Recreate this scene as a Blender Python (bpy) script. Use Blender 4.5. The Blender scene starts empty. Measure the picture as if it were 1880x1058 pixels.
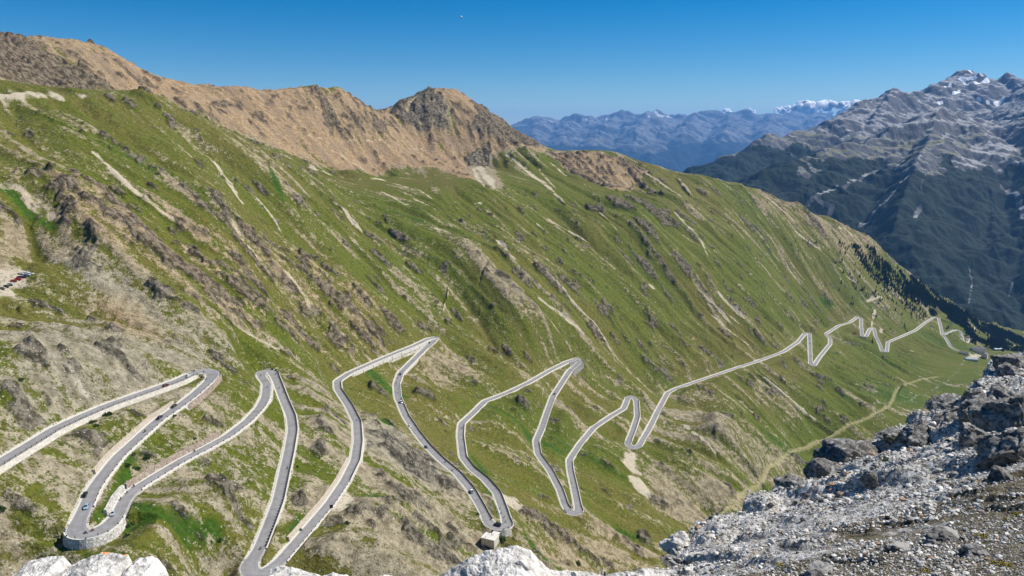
import bpy, bmesh, math, random, time
import numpy as np
from mathutils import Vector, Matrix
T0 = time.time()
random.seed(7); rng = np.random.default_rng(7)
f32 = np.float32
sc = bpy.context.scene
COL = sc.collection

# ------------------------------------------------------------------ camera model
F = 1358.0; TH = math.radians(12.2); CZ = 0.0
def rays(px, py):
    u = (np.asarray(px, float)-940)/F; v = (529-np.asarray(py, float))/F
    y = math.cos(TH)+v*math.sin(TH); z = -math.sin(TH)+v*math.cos(TH)
    return u/y, z/y
def at(px, py, Y):
    a, b = rays(px, py)
    return np.array([a*Y, Y, b*Y], float)

# ------------------------------------------------------------------ noise
_G = np.array([(math.cos(a), math.sin(a)) for a in np.linspace(0, 2*math.pi, 17)[:16]], f32)
def _h(ix, iy, s):
    h = (ix.astype(np.uint32)*np.uint32(374761393)) ^ (iy.astype(np.uint32)*np.uint32(668265263)) ^ np.uint32((s*2246822519) & 0xffffffff)
    h = (h ^ (h >> np.uint32(13)))*np.uint32(1274126177)
    return (h ^ (h >> np.uint32(16)))
def pn(x, y, s=0):
    x = np.asarray(x, f32); y = np.asarray(y, f32)
    fx = np.floor(x); fy = np.floor(y)
    ix = fx.astype(np.int32); iy = fy.astype(np.int32)
    dx = x-fx; dy = y-fy
    def g(a, b):
        k = _G[_h(ix+a, iy+b, s) & np.uint32(15)]
        return k[..., 0]*(dx-a)+k[..., 1]*(dy-b)
    ux = dx*dx*dx*(dx*(dx*6-15)+10); uy = dy*dy*dy*(dy*(dy*6-15)+10)
    a = g(0, 0); b = g(1, 0); c = g(0, 1); d = g(1, 1)
    l = a+(b-a)*ux
    return (l+((c+(d-c)*ux)-l)*uy)*1.5
def fbm(x, y, o=4, s=0, gain=.5):
    t = 0; a = 1.; f = 1.; n = 0
    for k in range(o):
        t = t+a*pn(x*f+k*17.3, y*f-k*9.1, s+k); n += a; a *= gain; f *= 2.03
    return t/n*1.5
def ridged(x, y, o=4, s=0, gain=.5):
    t = 0; a = 1.; f = 1.; n = 0
    for k in range(o):
        t = t+a*(1-2*np.abs(pn(x*f+k*17.3, y*f-k*9.1, s+k))); n += a; a *= gain; f *= 2.03
    return t/n
def sstep(a, b, x):
    t = np.clip((x-a)/(b-a), 0, 1); return t*t*(3-2*t)

# ------------------------------------------------------------------ road, pixel path marched down at its real gradient
R = [(-60,885),(0,848),(60,812),(100,787),(150,764),(200,743),(260,722),(300,708),(330,697),(350,687),(370,681),(385,681),(392,688),(384,700),(360,722),(330,745),(290,772),(250,808),(215,840),(190,872),(170,900),(155,935),(143,960),(138,975),(150,984),(175,980),(200,965),(217,945),(228,920),(245,900),(290,872),(335,845),(380,822),(420,800),(455,773),(478,748),(488,728),(490,705),(480,692),(479,684),(490,681),(501,684),(508,700),(521,735),(534,765),(537,790),(530,830),(521,870),(510,920),(495,960),(475,1010),(455,1040),(462,1057),(490,1052),(515,1030),(545,995),(575,960),(605,925),(632,885),(652,845),(657,810),(655,775),(640,745),(620,715),(619,700),(640,686),(680,668),(720,651),(760,635),(785,623),(800,619),(796,627),(780,640),(760,660),(735,685),(728,705),(730,730),(745,765),(765,795),(785,820),(810,845),(840,870),(865,900),(885,935),(898,962),(915,970),(932,965),(925,940),(912,905),(890,880),(865,860),(850,840),(845,800),(847,778),(870,757),(890,737),(930,722),(970,703),(1010,680),(1040,665),(1062,658),(1063,666),(1045,682),(1030,705),(1015,728),(1005,755),(995,785),(984,810),(988,835),(1010,865),(1028,900),(1038,930),(1050,944),(1063,940),(1055,900),(1047,865),(1045,845),(1065,815),(1090,785),(1120,765),(1145,750),(1153,730),(1160,728),(1168,735),(1170,765),(1162,790),(1152,815),(1160,823),(1172,820),(1190,790),(1210,750),(1225,722),(1240,714),(1290,697),(1340,680),(1400,660),(1440,645),(1465,628),(1478,612),(1486,612),(1487,640),(1488,668),(1494,672),(1505,655),(1524,632),(1524,622),(1515,614),(1540,598),(1560,592),(1575,582),(1581,585),(1581,600),(1583,618),(1590,618),(1597,604),(1604,602),(1607,615),(1615,632),(1620,646),(1628,646),(1630,628),(1650,620),(1680,607),(1700,592),(1715,583),(1723,584),(1727,600),(1730,615),(1737,622),(1746,638),(1760,645),(1780,648)]
def march(pts, d0, g):
    P = [pts[0]]; knot = [0]
    for a, b in zip(pts, pts[1:]):
        n = max(1, int(math.hypot(b[0]-a[0], b[1]-a[1])/4))
        for k in range(1, n+1): P.append((a[0]+(b[0]-a[0])*k/n, a[1]+(b[1]-a[1])*k/n))
        knot.append(len(P)-1)
    out = []; pt = None; d = d0
    for px, py in P:
        rx, rz = rays(px, py); rx = float(rx); rz = float(rz)
        if pt is not None:
            d2 = d
            for _ in range(12):
                Y = d2/-rz; q = (rx*Y, Y, rz*Y); d2 = d+g*min(math.dist(q, pt), 80)
            d = d2
        Y = d/-rz; pt = (rx*Y, Y, rz*Y); out.append(pt)
    return np.array(out), knot
def resample(P, step):
    L = np.r_[0, np.cumsum(np.linalg.norm(np.diff(P, axis=0), axis=1))]
    n = int(L[-1]/step); t = np.linspace(0, L[-1], n)
    return np.stack([np.interp(t, L, P[:, k]) for k in range(3)], 1), L, t
def gsm(a, s):
    r = int(3*s)+1; k = np.exp(-.5*(np.arange(-r, r+1)/s)**2); k /= k.sum()
    p = np.concatenate([np.repeat(a[:1], r, 0), a, np.repeat(a[-1:], r, 0)])
    return np.stack([np.convolve(p[:, i], k, 'valid') for i in range(a.shape[1])], 1)
RP, knots = march(R, 156, .067)
STEP = 1.5
RS, RL, Rt = resample(RP, STEP)
xy = gsm(RS[:, :2], 2.0); zz = gsm(RS[:, 2:], 9)
RS = np.concatenate([xy, zz], 1).astype(float)
def ridx(px, py):      # index on the resampled road nearest to a control point of R
    k = min(range(len(R)), key=lambda i: math.hypot(R[i][0]-px, R[i][1]-py))
    return int(np.argmin(np.abs(Rt-RL[knots[k]])))
tan = np.gradient(RS, axis=0); tan[:, 2] = 0
tan /= np.linalg.norm(tan, axis=1)[:, None]+1e-9
nor = np.stack([-tan[:, 1], tan[:, 0], np.zeros(len(tan))], 1)       # left of travel
NR = len(RS)
print('road', NR*STEP, 'end drop', RS[-1, 2], 'Y', RS[-1, 1])

# ------------------------------------------------------------------ main terrain: spline through surveyed points
CP = []
for i in range(0, NR, 22): CP.append(tuple(RS[i]))
def cp(px, py, Y): CP.append(tuple(at(px, py, Y)))
sky = [(-120,75,1200),(0,72,1220),(90,72,1240),(180,84,1300),(240,112,1350),(300,142,1410),(370,160,1480),(430,160,1540),(480,166,1600),(540,166,1650),(600,166,1700),(650,186,1780),(700,208,1860),(730,196,1930),(770,178,2010),(815,165,2050),(870,196,2060),(910,224,2060),(950,246,2060),(1000,272,2050),(1060,276,2080),(1120,278,2100),(1150,288,2120),(1190,306,2150),(1270,322,2200),(1330,336,2260),(1380,352,2320),(1450,376,2400),(1530,402,2500),(1590,436,2560),(1650,484,2620),(1700,524,2680),(1760,566,2760),(1820,596,2850),(1880,626,2950),(1960,660,3050)]
for px, py, Y in sky:
    cp(px, py, Y)
    p = at(px, py, Y*1.13); p[2] -= .13*Y*.62; CP.append(tuple(p))
    p = at(px, py, Y*1.35); p[2] -= .35*Y*.62; CP.append(tuple(p))
for q in [(0,165,820),(100,172,880),(170,166,950),(230,165,1010),(300,182,1090),(360,208,1120),(430,245,1150),(490,284,1190),(550,318,1220),(620,352,1240),(0,440,590),(0,300,680),(150,300,740),(150,430,620),(300,300,860),(300,450,680),(300,560,590),(150,560,555),(50,600,480),(150,660,440),(50,720,400),(450,400,850),(450,520,700),(450,330,960),(560,460,900),(560,600,760),(640,560,830),(30,520,540),(60,495,565),(0,535,520),(70,490,590),
          (700,560,900),(700,450,1050),(640,400,1080),(700,385,1200),(700,345,1380),(700,305,1620),(620,300,1500),(560,290,1460),(500,262,1420),(800,350,1400),(800,310,1650),(760,270,1780),(850,292,1800),(900,350,1450),(900,430,1280),(850,530,1060),(1000,330,1720),(1000,400,1450),(1000,500,1190),(1000,600,1045),(1150,345,1880),(1150,385,1640),(1150,480,1450),(1150,600,1240),(1300,400,1850),(1300,500,1560),(1300,600,1440),(1450,450,2080),(1450,550,1760),(1600,520,2250),(1650,560,2320),(1700,560,2480),(1780,600,2600),(1850,632,2700),
          (1290,950,800),(1400,880,990),(1500,800,1240),(1650,710,1660),(1740,680,1830),(1800,672,1950),(1840,660,2150),(1240,1040,650),(1350,800,1010),(1450,740,1270),(1600,690,1600),(1180,900,790),(1250,850,880),(700,1000,400),(800,1030,440),(960,1040,475),(1100,1030,585),(1100,985,640),(20,900,318),(400,900,378)]: cp(*q)
def cpz(px, py, z): cp(px, py, z/float(rays(px, py)[1]))
for q in [(60,1010,-188),(150,1022,-189),(250,1045,-196),(120,1065,-198),(-30,1040,-188),(330,990,-200),(380,1090,-232),(455,1110,-240),(540,1095,-238),(610,1060,-234),(20,1120,-204),(230,1120,-212),(868,1012,-303),(905,1022,-308),(945,1012,-306)]: cpz(*q)
for px, py, Y, dd, dz in [(170,166,950,90,-12),(230,165,1010,110,-18),(300,182,1090,120,-26),(360,208,1120,130,-28),(430,245,1150,130,-26),(490,284,1190,120,-18)]:
    p = at(px, py, Y); d = np.array([p[0], p[1], 0]); d /= np.linalg.norm(d); p = p+d*dd; p[2] += dz; CP.append(tuple(p))
CP += [(1500,1400,-430),(2000,2000,-520),(900,700,-330),(700,450,-250),(1100,1050,-400),(400,450,-330),(150,300,-260),(-100,200,-215),(-330,150,-170),(-900,500,-20),(-1300,900,150),(2500,2600,-600),(2300,3300,-900),(1500,3700,-1000),(300,3600,-900),(-900,2500,-500),(-1500,1500,-100),(700,250,-190),(1600,600,-250),(2600,1500,-300)]
CP = np.array(CP, float)
keep = []
for p in CP:
    if all(math.hypot(p[0]-q[0], p[1]-q[1]) > 9 for q in keep): keep.append(p)
CP = np.array(keep)
def tps_fit(P, lam):
    X = P[:, :2]/1000; n = len(X)
    r2 = ((X[:, None]-X[None])**2).sum(-1); K = .5*r2*np.log(r2+1e-12)
    A = np.zeros((n+3, n+3)); A[:n, :n] = K+lam*np.eye(n); A[:n, n] = 1; A[:n, n+1:] = X
    A[n, :n] = 1; A[n+1:, :n] = X.T
    w = np.linalg.solve(A, np.r_[P[:, 2], 0, 0, 0]); return X, w
TX, TW = tps_fit(CP, 2e-6)
def tps(x, y):
    x = np.asarray(x, float).ravel()/1000; y = np.asarray(y, float).ravel()/1000
    out = np.empty(len(x))
    for s in range(0, len(x), 40000):
        a = x[s:s+40000]; b = y[s:s+40000]
        r2 = (a[:, None]-TX[None, :, 0])**2+(b[:, None]-TX[None, :, 1])**2
        out[s:s+40000] = (.5*r2*np.log(r2+1e-12))@TW[:-3]+TW[-3]+TW[-2]*a+TW[-1]*b
    return out
X0, X1, Y0, Y1 = -1700., 2800., 120., 3900.
GC = 10.0
cx = np.arange(X0, X1+GC, GC); cy = np.arange(Y0, Y1+GC, GC)
HC = tps(*[a.ravel() for a in np.meshgrid(cx, cy)]).reshape(len(cy), len(cx)).astype(f32)
print('tps', time.time()-T0, HC.shape, len(CP))
class Ras:
    def __init__(s, a, x0, y0, g): s.a = a; s.x0 = x0; s.y0 = y0; s.g = g
    def bil(s, x, y):
        fx = np.clip((x-s.x0)/s.g, 0, s.a.shape[1]-1.001); fy = np.clip((y-s.y0)/s.g, 0, s.a.shape[0]-1.001)
        ix = fx.astype(np.int32); iy = fy.astype(np.int32); dx = (fx-ix).astype(f32); dy = (fy-iy).astype(f32)
        a = s.a; l = a[iy, ix]; r = a[iy, ix+1]; t = l+(r-l)*dx
        l = a[iy+1, ix]; r = a[iy+1, ix+1]; b = l+(r-l)*dx
        return t+(b-t)*dy
    def cub(s, x, y):
        fx = np.clip((x-s.x0)/s.g, 1, s.a.shape[1]-3.001); fy = np.clip((y-s.y0)/s.g, 1, s.a.shape[0]-3.001)
        ix = fx.astype(np.int32); iy = fy.astype(np.int32); dx = (fx-ix).astype(f32); dy = (fy-iy).astype(f32)
        def w(t): t2 = t*t; t3 = t2*t; return ((1-3*t+3*t2-t3)/6, (4-6*t2+3*t3)/6, (1+3*t+3*t2-3*t3)/6, t3/6)
        wx = w(dx); wy = w(dy); o = 0
        for j in range(4):
            r = 0
            for i in range(4): r = r+s.a[iy+j-1, ix+i-1]*wx[i]
            o = o+r*wy[j]
        return o
HB = Ras(HC, X0, Y0, GC)
_ys = np.exp(np.linspace(math.log(180), math.log(3800), 1800))
def hit(px, py, ras=None, ys=None, miss=2700.):
    """where the line of sight through a photo point meets the ground: world x, y, z"""
    ras = ras or HB; ys = _ys if ys is None else ys
    rx, rz = rays(px, py); rx = float(rx); rz = float(rz)
    h = ras.bil(rx*ys, ys); below = h > rz*ys
    k = int(np.argmax(below))
    if not below.any(): return np.array([rx*miss, miss, rz*miss])
    Y = ys[k]
    if k > 0:
        a = rz*ys[k-1]-h[k-1]; b = h[k]-rz*ys[k]; Y = ys[k-1]+(ys[k]-ys[k-1])*a/(a+b+1e-9)
    return np.array([rx*Y, Y, float(ras.bil(np.array([rx*Y]), np.array([Y]))[0])])

# fine raster fields ------------------------------------------------
G = 2.5
gx = np.arange(X0, X1, G, dtype=f32); gy = np.arange(Y0, Y1, G, dtype=f32)
NX, NY = len(gx), len(gy)
MX, MY = np.meshgrid(gx, gy)
def blur(a, n, k=1):
    for _ in range(k):
        for ax in (0, 1):
            p = np.concatenate([np.repeat(np.take(a, [0], ax), n+1, ax), a, np.repeat(np.take(a, [-1], ax), n, ax)], ax)
            c = np.cumsum(p, ax, dtype=np.float64)
            sl = [slice(None)]*2; s2 = [slice(None)]*2
            sl[ax] = slice(2*n+1, None); s2[ax] = slice(0, -(2*n+1))
            a = ((c[tuple(sl)]-c[tuple(s2)])/(2*n+1)).astype(f32)
    return a
HS = blur(HC, 3, 2)
dy_, dx_ = np.gradient(HS, GC)
m = np.sqrt(dx_**2+dy_**2)+1e-4
VX = Ras((-dx_/m).astype(f32), X0, Y0, GC); VY = Ras((-dy_/m).astype(f32), X0, Y0, GC)
SL = Ras(m.astype(f32), X0, Y0, GC)
vx = VX.bil(MX, MY); vy = VY.bil(MX, MY)
_a = .42*fbm(MX/80, MY/80, 2, 5)+.25*fbm(MX/22, MY/22, 2, 6); vxi = (vx*np.cos(_a)-vy*np.sin(_a)).astype(f32); vyi = (vx*np.sin(_a)+vy*np.cos(_a)).astype(f32); del _a
def lic(noise, n, st):
    """smear a noise along the fall line"""
    acc = noise.copy(); wsum = 1.
    for sg in (1, -1):
        x = np.arange(NX, dtype=f32)[None, :]+np.zeros((NY, 1), f32); y = np.arange(NY, dtype=f32)[:, None]+np.zeros((1, NX), f32)
        for k in range(n):
            ix = np.clip(x, 0, NX-1).astype(np.int32); iy = np.clip(y, 0, NY-1).astype(np.int32)
            x += sg*vxi[iy, ix]*st; y += sg*vyi[iy, ix]*st
            ix = np.clip(x+.5, 0, NX-1).astype(np.int32); iy = np.clip(y+.5, 0, NY-1).astype(np.int32)
            w = 1-(k+1)/(n+1.)
            acc += noise[iy, ix]*w; wsum += w
    acc = blur(acc, 1, 1); acc -= acc.mean(); return (acc/acc.std()).astype(f32)
wn = rng.standard_normal((NY, NX)).astype(f32)
LF = lic(wn, 13, 1.5)                                                   # hair-fine streaks ~40 m
LM = lic(blur(rng.standard_normal((NY, NX)).astype(f32), 2, 1), 16, 3.)   # middle streaks ~120 m
LC = lic(blur(rng.standard_normal((NY, NX)).astype(f32), 6, 2), 16, 6.)  # gullies ~240 m
print('lic', time.time()-T0)

def pip(poly):
    """mask of a ground polygon on the raster"""
    m = np.zeros((NY, NX), bool)
    xs = [p[0] for p in poly]; ys = [p[1] for p in poly]
    i0 = max(0, int((min(xs)-X0)/G)-1); i1 = min(NX, int((max(xs)-X0)/G)+2); j0 = max(0, int((min(ys)-Y0)/G)-1); j1 = min(NY, int((max(ys)-Y0)/G)+2)
    if i1 <= i0 or j1 <= j0: return m
    x = MX[j0:j1, i0:i1]; y = MY[j0:j1, i0:i1]; r = np.zeros(x.shape, bool)
    for (ax, ay), (bx, by) in zip(poly, poly[1:]+poly[:1]):
        if ay == by: continue
        c = (ay > y) != (by > y); r ^= c & (x < (bx-ax)*(y-ay)/(by-ay)+ax)
    m[j0:j1, i0:i1] = r; return m
def region(pts, soft=6):
    w = [tuple(hit(*p)[:2]) for p in pts]
    return blur(pip(w).astype(f32), soft, 2)
def stroke(field, pts, w, val=1., fade=.5, taper=True):
    """a band w metres wide painted on the ground along surveyed points"""
    W = np.array([q[:2] for q in (hit(*p) for p in pts) if q[1] < 2690])
    if len(W) < 2: return
    n = max(2, int(sum(np.linalg.norm(np.diff(W, axis=0), axis=1))/2.5))
    L = np.r_[0, np.cumsum(np.linalg.norm(np.diff(W, axis=0), axis=1))]; t = np.linspace(0, L[-1], n)
    w = w*(.55 if taper else 1.)
    for k in range(n):
        x = np.interp(t[k], L, W[:, 0]); y = np.interp(t[k], L, W[:, 1])
        ww = w*(.45+.55*math.sin(math.pi*min(1, .15+.85*k/n))) if taper else w
        r = int(ww*1.6/G)+2; i = int((x-X0)/G); j = int((y-Y0)/G)
        if not (r < i < NX-r and r < j < NY-r): continue
        sl = (slice(j-r, j+r), slice(i-r, i+r))
        d = np.hypot(MX[sl]-x, MY[sl]-y)/ww
        field[sl] = np.maximum(field[sl], val*(1-sstep(1-fade, 1+fade, d)))

# bare-ground share, warmth, rockiness, paleness, lushness
B = np.full((NY, NX), .30, f32); W = np.full((NY, NX), .45, f32); K = np.zeros((NY, NX), f32); PA = np.zeros((NY, NX), f32)
def reg(pts, b, w, k=None, soft=6):
    global B, W, K
    m = region(pts, soft); B = B*(1-m)+b*m; W = W*(1-m)+w*m
    if k is not None: K = K*(1-m)+k*m
reg([(0,185),(300,190),(480,290),(640,380),(620,520),(300,430),(100,330),(0,280)], .33, .5, .12)
reg([(0,330),(150,330),(380,390),(600,480),(820,620),(620,680),(420,610),(250,540),(100,450)], .46, .75, .36)
reg([(0,530),(180,520),(330,590),(430,640),(470,690),(400,760),(560,780),(520,880),(480,1130),(-40,1130),(-40,900)], .54, .30, .10)
reg([(0,655),(170,600),(330,620),(470,690),(300,700),(150,755),(0,830)], .72, .22, .24)
reg([(480,700),(600,700),(640,800),(600,980),(560,1120),(440,1120),(560,850)], .46, .3, .05)
reg([(620,760),(700,750),(830,860),(880,960),(900,1120),(600,1120),(560,1030),(640,900)], .66, .32, .2)
reg([(650,900),(760,900),(880,990),(880,1120),(560,1120),(610,960)], .72, .32, .28)
reg([(640,770),(720,790),(830,850),(850,900),(760,880),(680,820)], .85, .15, .4)
reg([(780,630),(830,640),(900,690),(850,700),(800,720),(770,680)], .8, .5, .1)
reg([(960,950),(1080,960),(1230,1000),(1200,1120),(980,1120)], .66, .6, .2)
reg([(1180,700),(1260,730),(1400,820),(1480,850),(1300,960),(1200,880)], .52, .35, 0.)
reg([(1200,870),(1300,880),(1360,900),(1280,950),(1190,930)], .72, .42, 0.)
reg([(640,300),(860,330),(1000,290),(1250,330),(1250,430),(1100,500),(900,420),(700,390)], .17, .6, .0)
reg([(900,430),(1300,430),(1500,520),(1600,600),(1480,600),(1200,690),(1000,600)], .20, .5, .1)
reg([(1370,345),(1480,375),(1580,430),(1640,490),(1560,480),(1470,440),(1390,390)], .55, .7, .15)
reg([(1500,620),(1780,600),(1800,700),(1700,740),(1450,830),(1480,700)], .10, .35, 0.)
reg([(0,400),(60,430),(90,470),(60,485),(0,500)], 1.0, .62, 0., 3)
reg([(60,480),(160,480),(300,560),(330,600),(150,560)], .78, .2, .1, 4)
reg([(130,555),(230,575),(310,640),(220,620)], .8, .8, .1, 3)
# the brown ridge, its scree and the cliffs
mb = region([(-200,0),(0,20),(300,100),(700,100),(820,120),(960,215),(1010,262),(1000,284),(905,283),(870,300),(892,332),(860,330),(800,308),(720,312),(640,318),(560,300),(500,272),(440,242),(385,212),(330,186),(230,162),(170,162),(-200,162)], 3)
mb = np.maximum(mb, blur(((MY > 1010) & (MX < -180) & (MY > 1010+(-MX-180)*-.18)).astype(f32), 3, 1)*0+mb)
B = B*(1-mb)+.97*mb; W = W*(1-mb)+1.0*mb; K = K*(1-mb)+.12*mb
reg([(-200,40),(0,60),(100,70),(200,105),(240,140),(160,160),(-200,160)], .95, .85, .25, 2)
reg([(-200,76),(20,74),(70,92),(120,112),(160,135),(195,152),(170,164),(-200,164)], .95, .8, 1.25, 3)
reg([(560,160),(700,205),(740,240),(700,260),(620,230),(560,190)], .95, .9, .42, 3)
reg([(720,190),(800,170),(835,215),(830,235),(770,240),(725,215)], .8, .45, .6, 3)
reg([(880,205),(960,245),(1000,272),(980,278),(920,265),(860,240)], .9, .7, .6, 3)
reg([(850,285),(905,262),(900,300),(860,305)], .95, .5, .8, 2)
reg([(1000,276),(1080,278),(1190,305),(1170,345),(1120,350),(1050,320)], .82, .95, .38, 3)
reg([(855,300),(905,300),(925,345),(900,350),(870,330)], .95, .45, 0., 2)
for q in [(790,205,12),(870,215,10),(720,200,8)]: stroke(B, [(q[0],q[1]-12),(q[0]-4,q[1]+12)], q[2]*1.2, 0, .5) if False else None
# rock outcrops
for px, py, r in [(135,372,16),(165,355,14),(215,345,14),(283,350,12),(350,372,12),(395,368,14),(420,335,10),(480,352,12),(345,522,20),(378,540,22),(310,500,10),(240,470,12),(250,420,12),(500,445,12),(560,470,12),(620,400,12),(735,425,16),(760,480,18),(700,470,16),(720,580,20),(775,590,18),(838,560,12),(690,520,14),(590,350,10),(1095,372,18),(1140,375,26),(1185,380,30),(1215,400,26),(1190,425,22),(1260,405,16),(1275,435,16),(1372,410,12),(1398,430,13),(1010,505,26),(960,515,20),(1045,520,16),(1150,470,18),(1190,490,18),(1250,490,20),(1290,350,9),(1312,352,9),(400,665,14),(425,682,13),(450,700,10),(250,690,14),(215,655,10),(60,690,10),(120,665,10),(30,610,10),(90,700,9),(700,800,10),(760,850,12),(800,860,14),(730,940,10),(780,950,10),(830,990,10),(1010,970,14),(1040,1000,14),(980,1010,10),(1070,330,10),(1110,310,10),(1430,380,12),(1465,560,12),(1330,620,14),(1380,560,10),(1130,620,10),(930,640,10),(660,600,12),(560,560,12),(450,470,12),(210,190,14),(240,195,12),(330,180,10),(270,178,12),(1500,420,14),(1395,620,10),(1430,640,12),(1240,620,12),(1090,600,12)]:
    p = hit(px, py); s = p[1]/F*r*.8; v = (float(VX.bil(p[:1], p[1:2])[0]), float(VY.bil(p[:1], p[1:2])[0]))
    d = ((MX-p[0])*v[0]+(MY-p[1])*v[1])/(s*2.0); e = ((MX-p[0])*-v[1]+(MY-p[1])*v[0])/(s*.95)
    K = np.maximum(K, .85*(1-sstep(.5, 1.1, np.sqrt(d*d+e*e))))
# pale screes, tracks and slides
for pts, w, v in [([(172,282),(205,308),(240,345),(285,380),(318,402)],7,1),([(395,298),(420,335),(450,385)],7,.8),([(330,555),(380,585),(440,612),(520,655),(605,708)],4.5,.95),([(605,368),(630,390),(662,422)],11,.9),([(800,420),(825,433),(852,452)],14,1),([(905,440),(925,455),(945,478)],10,.9),
    ([(725,345),(765,368),(800,388)],9,.8),([(760,345),(800,372)],6,.7),([(700,352),(740,375)],6,.6),([(1008,400),(1045,420),(1080,440)],11,.8),([(985,405),(1010,425)],8,.6),([(930,288),(965,312),(1010,345),(1040,372)],14,.9),([(950,285),(990,312),(1020,345)],8,.8),([(1010,298),(1040,325),(1085,345)],10,.9),
    ([(1185,315),(1220,338),(1255,362)],9,.8),([(1222,306),(1245,325),(1268,352)],14,.9),([(880,305),(895,325),(905,345)],22,.9),([(870,310),(878,330),(890,345)],10,.9),([(1460,425),(1495,455),(1530,488),(1572,520)],9,1),([(1480,430),(1520,465)],8,.7),([(1100,385),(1135,425)],6,.8),([(1240,395),(1285,440),(1300,470)],10,.7),([(1115,330),(1090,350)],5,.5),
    ([(940,545),(975,560),(1010,590),(1050,640)],7,.7),([(985,550),(1040,590),(1075,620)],10,.7),([(1005,500),(1050,545),(1100,600),(1120,640)],6,.7),([(1240,655),(1290,700)],5,.5),([(1295,548),(1340,590),(1400,640)],8,.6),([(1320,540),(1365,585)],10,.8),([(1335,575),(1385,615)],5,.8),([(1280,560),(1330,600),(1390,640)],5,.8),([(1170,690),(1195,720)],8,.6),([(1240,770),(1290,810),(1320,850)],8,.6),
    ([(1405,690),(1440,720),(1500,765),(1535,790)],8,.8),([(1395,675),(1440,712),(1480,745)],5,.7),([(1500,680),(1560,720),(1600,745)],6,.7),([(1330,690),(1380,730),(1420,770)],5,.7),([(1350,740),(1400,775)],5,.6),([(1560,635),(1620,670),(1660,690)],8,.5),([(1240,300),(1262,325)],8,.7),([(610,275),(660,300),(700,325)],10,.6),([(500,280),(560,310),(620,325),(660,330)],14,.7),([(660,330),(700,330),(760,350)],10,.5),
    ([(1540,418),(1580,440)],12,.6),([(1400,360),(1440,392),(1475,425)],12,.6),([(470,360),(500,395),(520,430)],5,.6),([(0,345),(60,375),(95,405)],16,.6),([(120,690),(160,720)],5,.4),([(1640,500),(1680,540)],8,.6),([(830,500),(815,555),(812,600)],2.5,.7),([(895,498),(870,545)],2,.6),([(1180,520),(1200,530)],12,.8),([(700,420),(760,460)],5,.4),([(590,560),(640,620),(690,660)],7,.5),([(505,470),(560,540),(600,600)],7,.5),([(430,420),(480,490),(540,560)],7,.5),([(1660,640),(1700,650)],7,.4),
    ([(1592,552),(1620,550)],7,1),([(1607,568),(1603,585),(1600,600)],6,1),([(620,255),(700,262),(780,268),(830,272)],3,.7),([(500,248),(620,255)],3,.7),([(1790,600),(1775,612)],8,.8),([(1800,590),(1830,615)],8,.8),([(1845,628),(1880,612)],9,.8),([(870,370),(960,380)],4,.3),([(640,370),(700,372),(900,385)],4,.3)]:
    stroke(PA, pts, w, v)
for pts in [[(-60,162),(0,164),(60,164),(120,172),(168,182),(150,186),(90,178),(40,173),(-60,170)],[(1148,830),(1166,830),(1168,862),(1186,885),(1192,908),(1168,900),(1158,872),(1145,850)],[(920,907),(946,908),(957,920),(949,932),(932,931)],[(1055,945),(1070,950),(1066,960)],[(0,505),(30,497),(72,490),(50,512),(25,532),(0,548),(-60,560),(-60,510)],[(1775,655),(1800,648),(1812,655),(1790,664)],[(1615,602),(1622,605),(1620,614),(1612,612)],[(632,905),(650,890),(640,940),(600,945)],[(655,790),(672,805),(665,850),(652,860)]]:
    PA = np.maximum(PA, region(pts, 1))
PATH = np.zeros((NY, NX), f32)
stroke(PATH, [(1262,985),(1280,965),(1340,930),(1390,892),(1415,855),(1450,832),(1510,805),(1560,780),(1600,765),(1632,748),(1648,718),(1662,706),(1690,697),(1722,692)], 4.2, .85, .8, False)
STRM = np.zeros((NY, NX), f32)
stroke(STRM, [(1600,745),(1670,738),(1700,722),(1740,700),(1760,680),(1770,662)], 5, .55, .9, False)
stroke(STRM, [(1240,1050),(1290,985),(1400,920),(1470,868),(1520,835)], 5, .6, .9, False)
LU = fbm(MX/260, MY/260, 3, 40)
LUSH = (LU*.8+LM*.25+.15).astype(f32)
LUSH += .45*region([(1500,620),(1780,600),(1830,660),(1820,700),(1700,740),(1450,850),(1300,960),(1280,940),(1400,830),(1480,700)], 8)
for pts, w in [([(680,680),(700,705),(740,730)],16),([(1000,820),(1030,830)],14),([(960,790),(980,810)],14),([(870,840),(885,860),(900,900),(915,930)],9),([(30,375),(60,400),(100,430)],10),([(0,350),(40,375)],12),([(500,340),(520,380)],10),([(1530,560),(1500,540)],14),([(240,960),(330,985),(400,990)],11),([(250,930),(300,965)],9),([(900,750),(960,790),(1000,815)],10),([(700,780),(740,800)],8),([(640,930),(700,925)],8),([(550,950),(530,990)],5),([(240,845),(215,905),(180,955)],6),([(1130,960),(1190,990)],8),([(960,960),(1000,1030),(1060,1050)],10)]:
    stroke(LUSH, pts, w, 1.6, .8); stroke(B, pts, w, 0, .8) if False else None
    m = np.zeros((NY, NX), f32); stroke(m, pts, w, 1, .8); B -= m*.38; del m
print('masks', time.time()-T0)

slope = SL.bil(MX, MY)
patch = sstep(-.25, .25, fbm(MX/150, MY/150, 2, 13))
bare = B+.22*LM*patch+.12*LF+.09*LC*patch+.17*fbm(MX/40, MY/40, 3, 11)
KN = K+.46*fbm(MX/17, MY/17, 3, 21)*(.45+K*.8)+.14*LM*(K > .02)
rockm = sstep(.36, .56, KN)*(K > .015)
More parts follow.
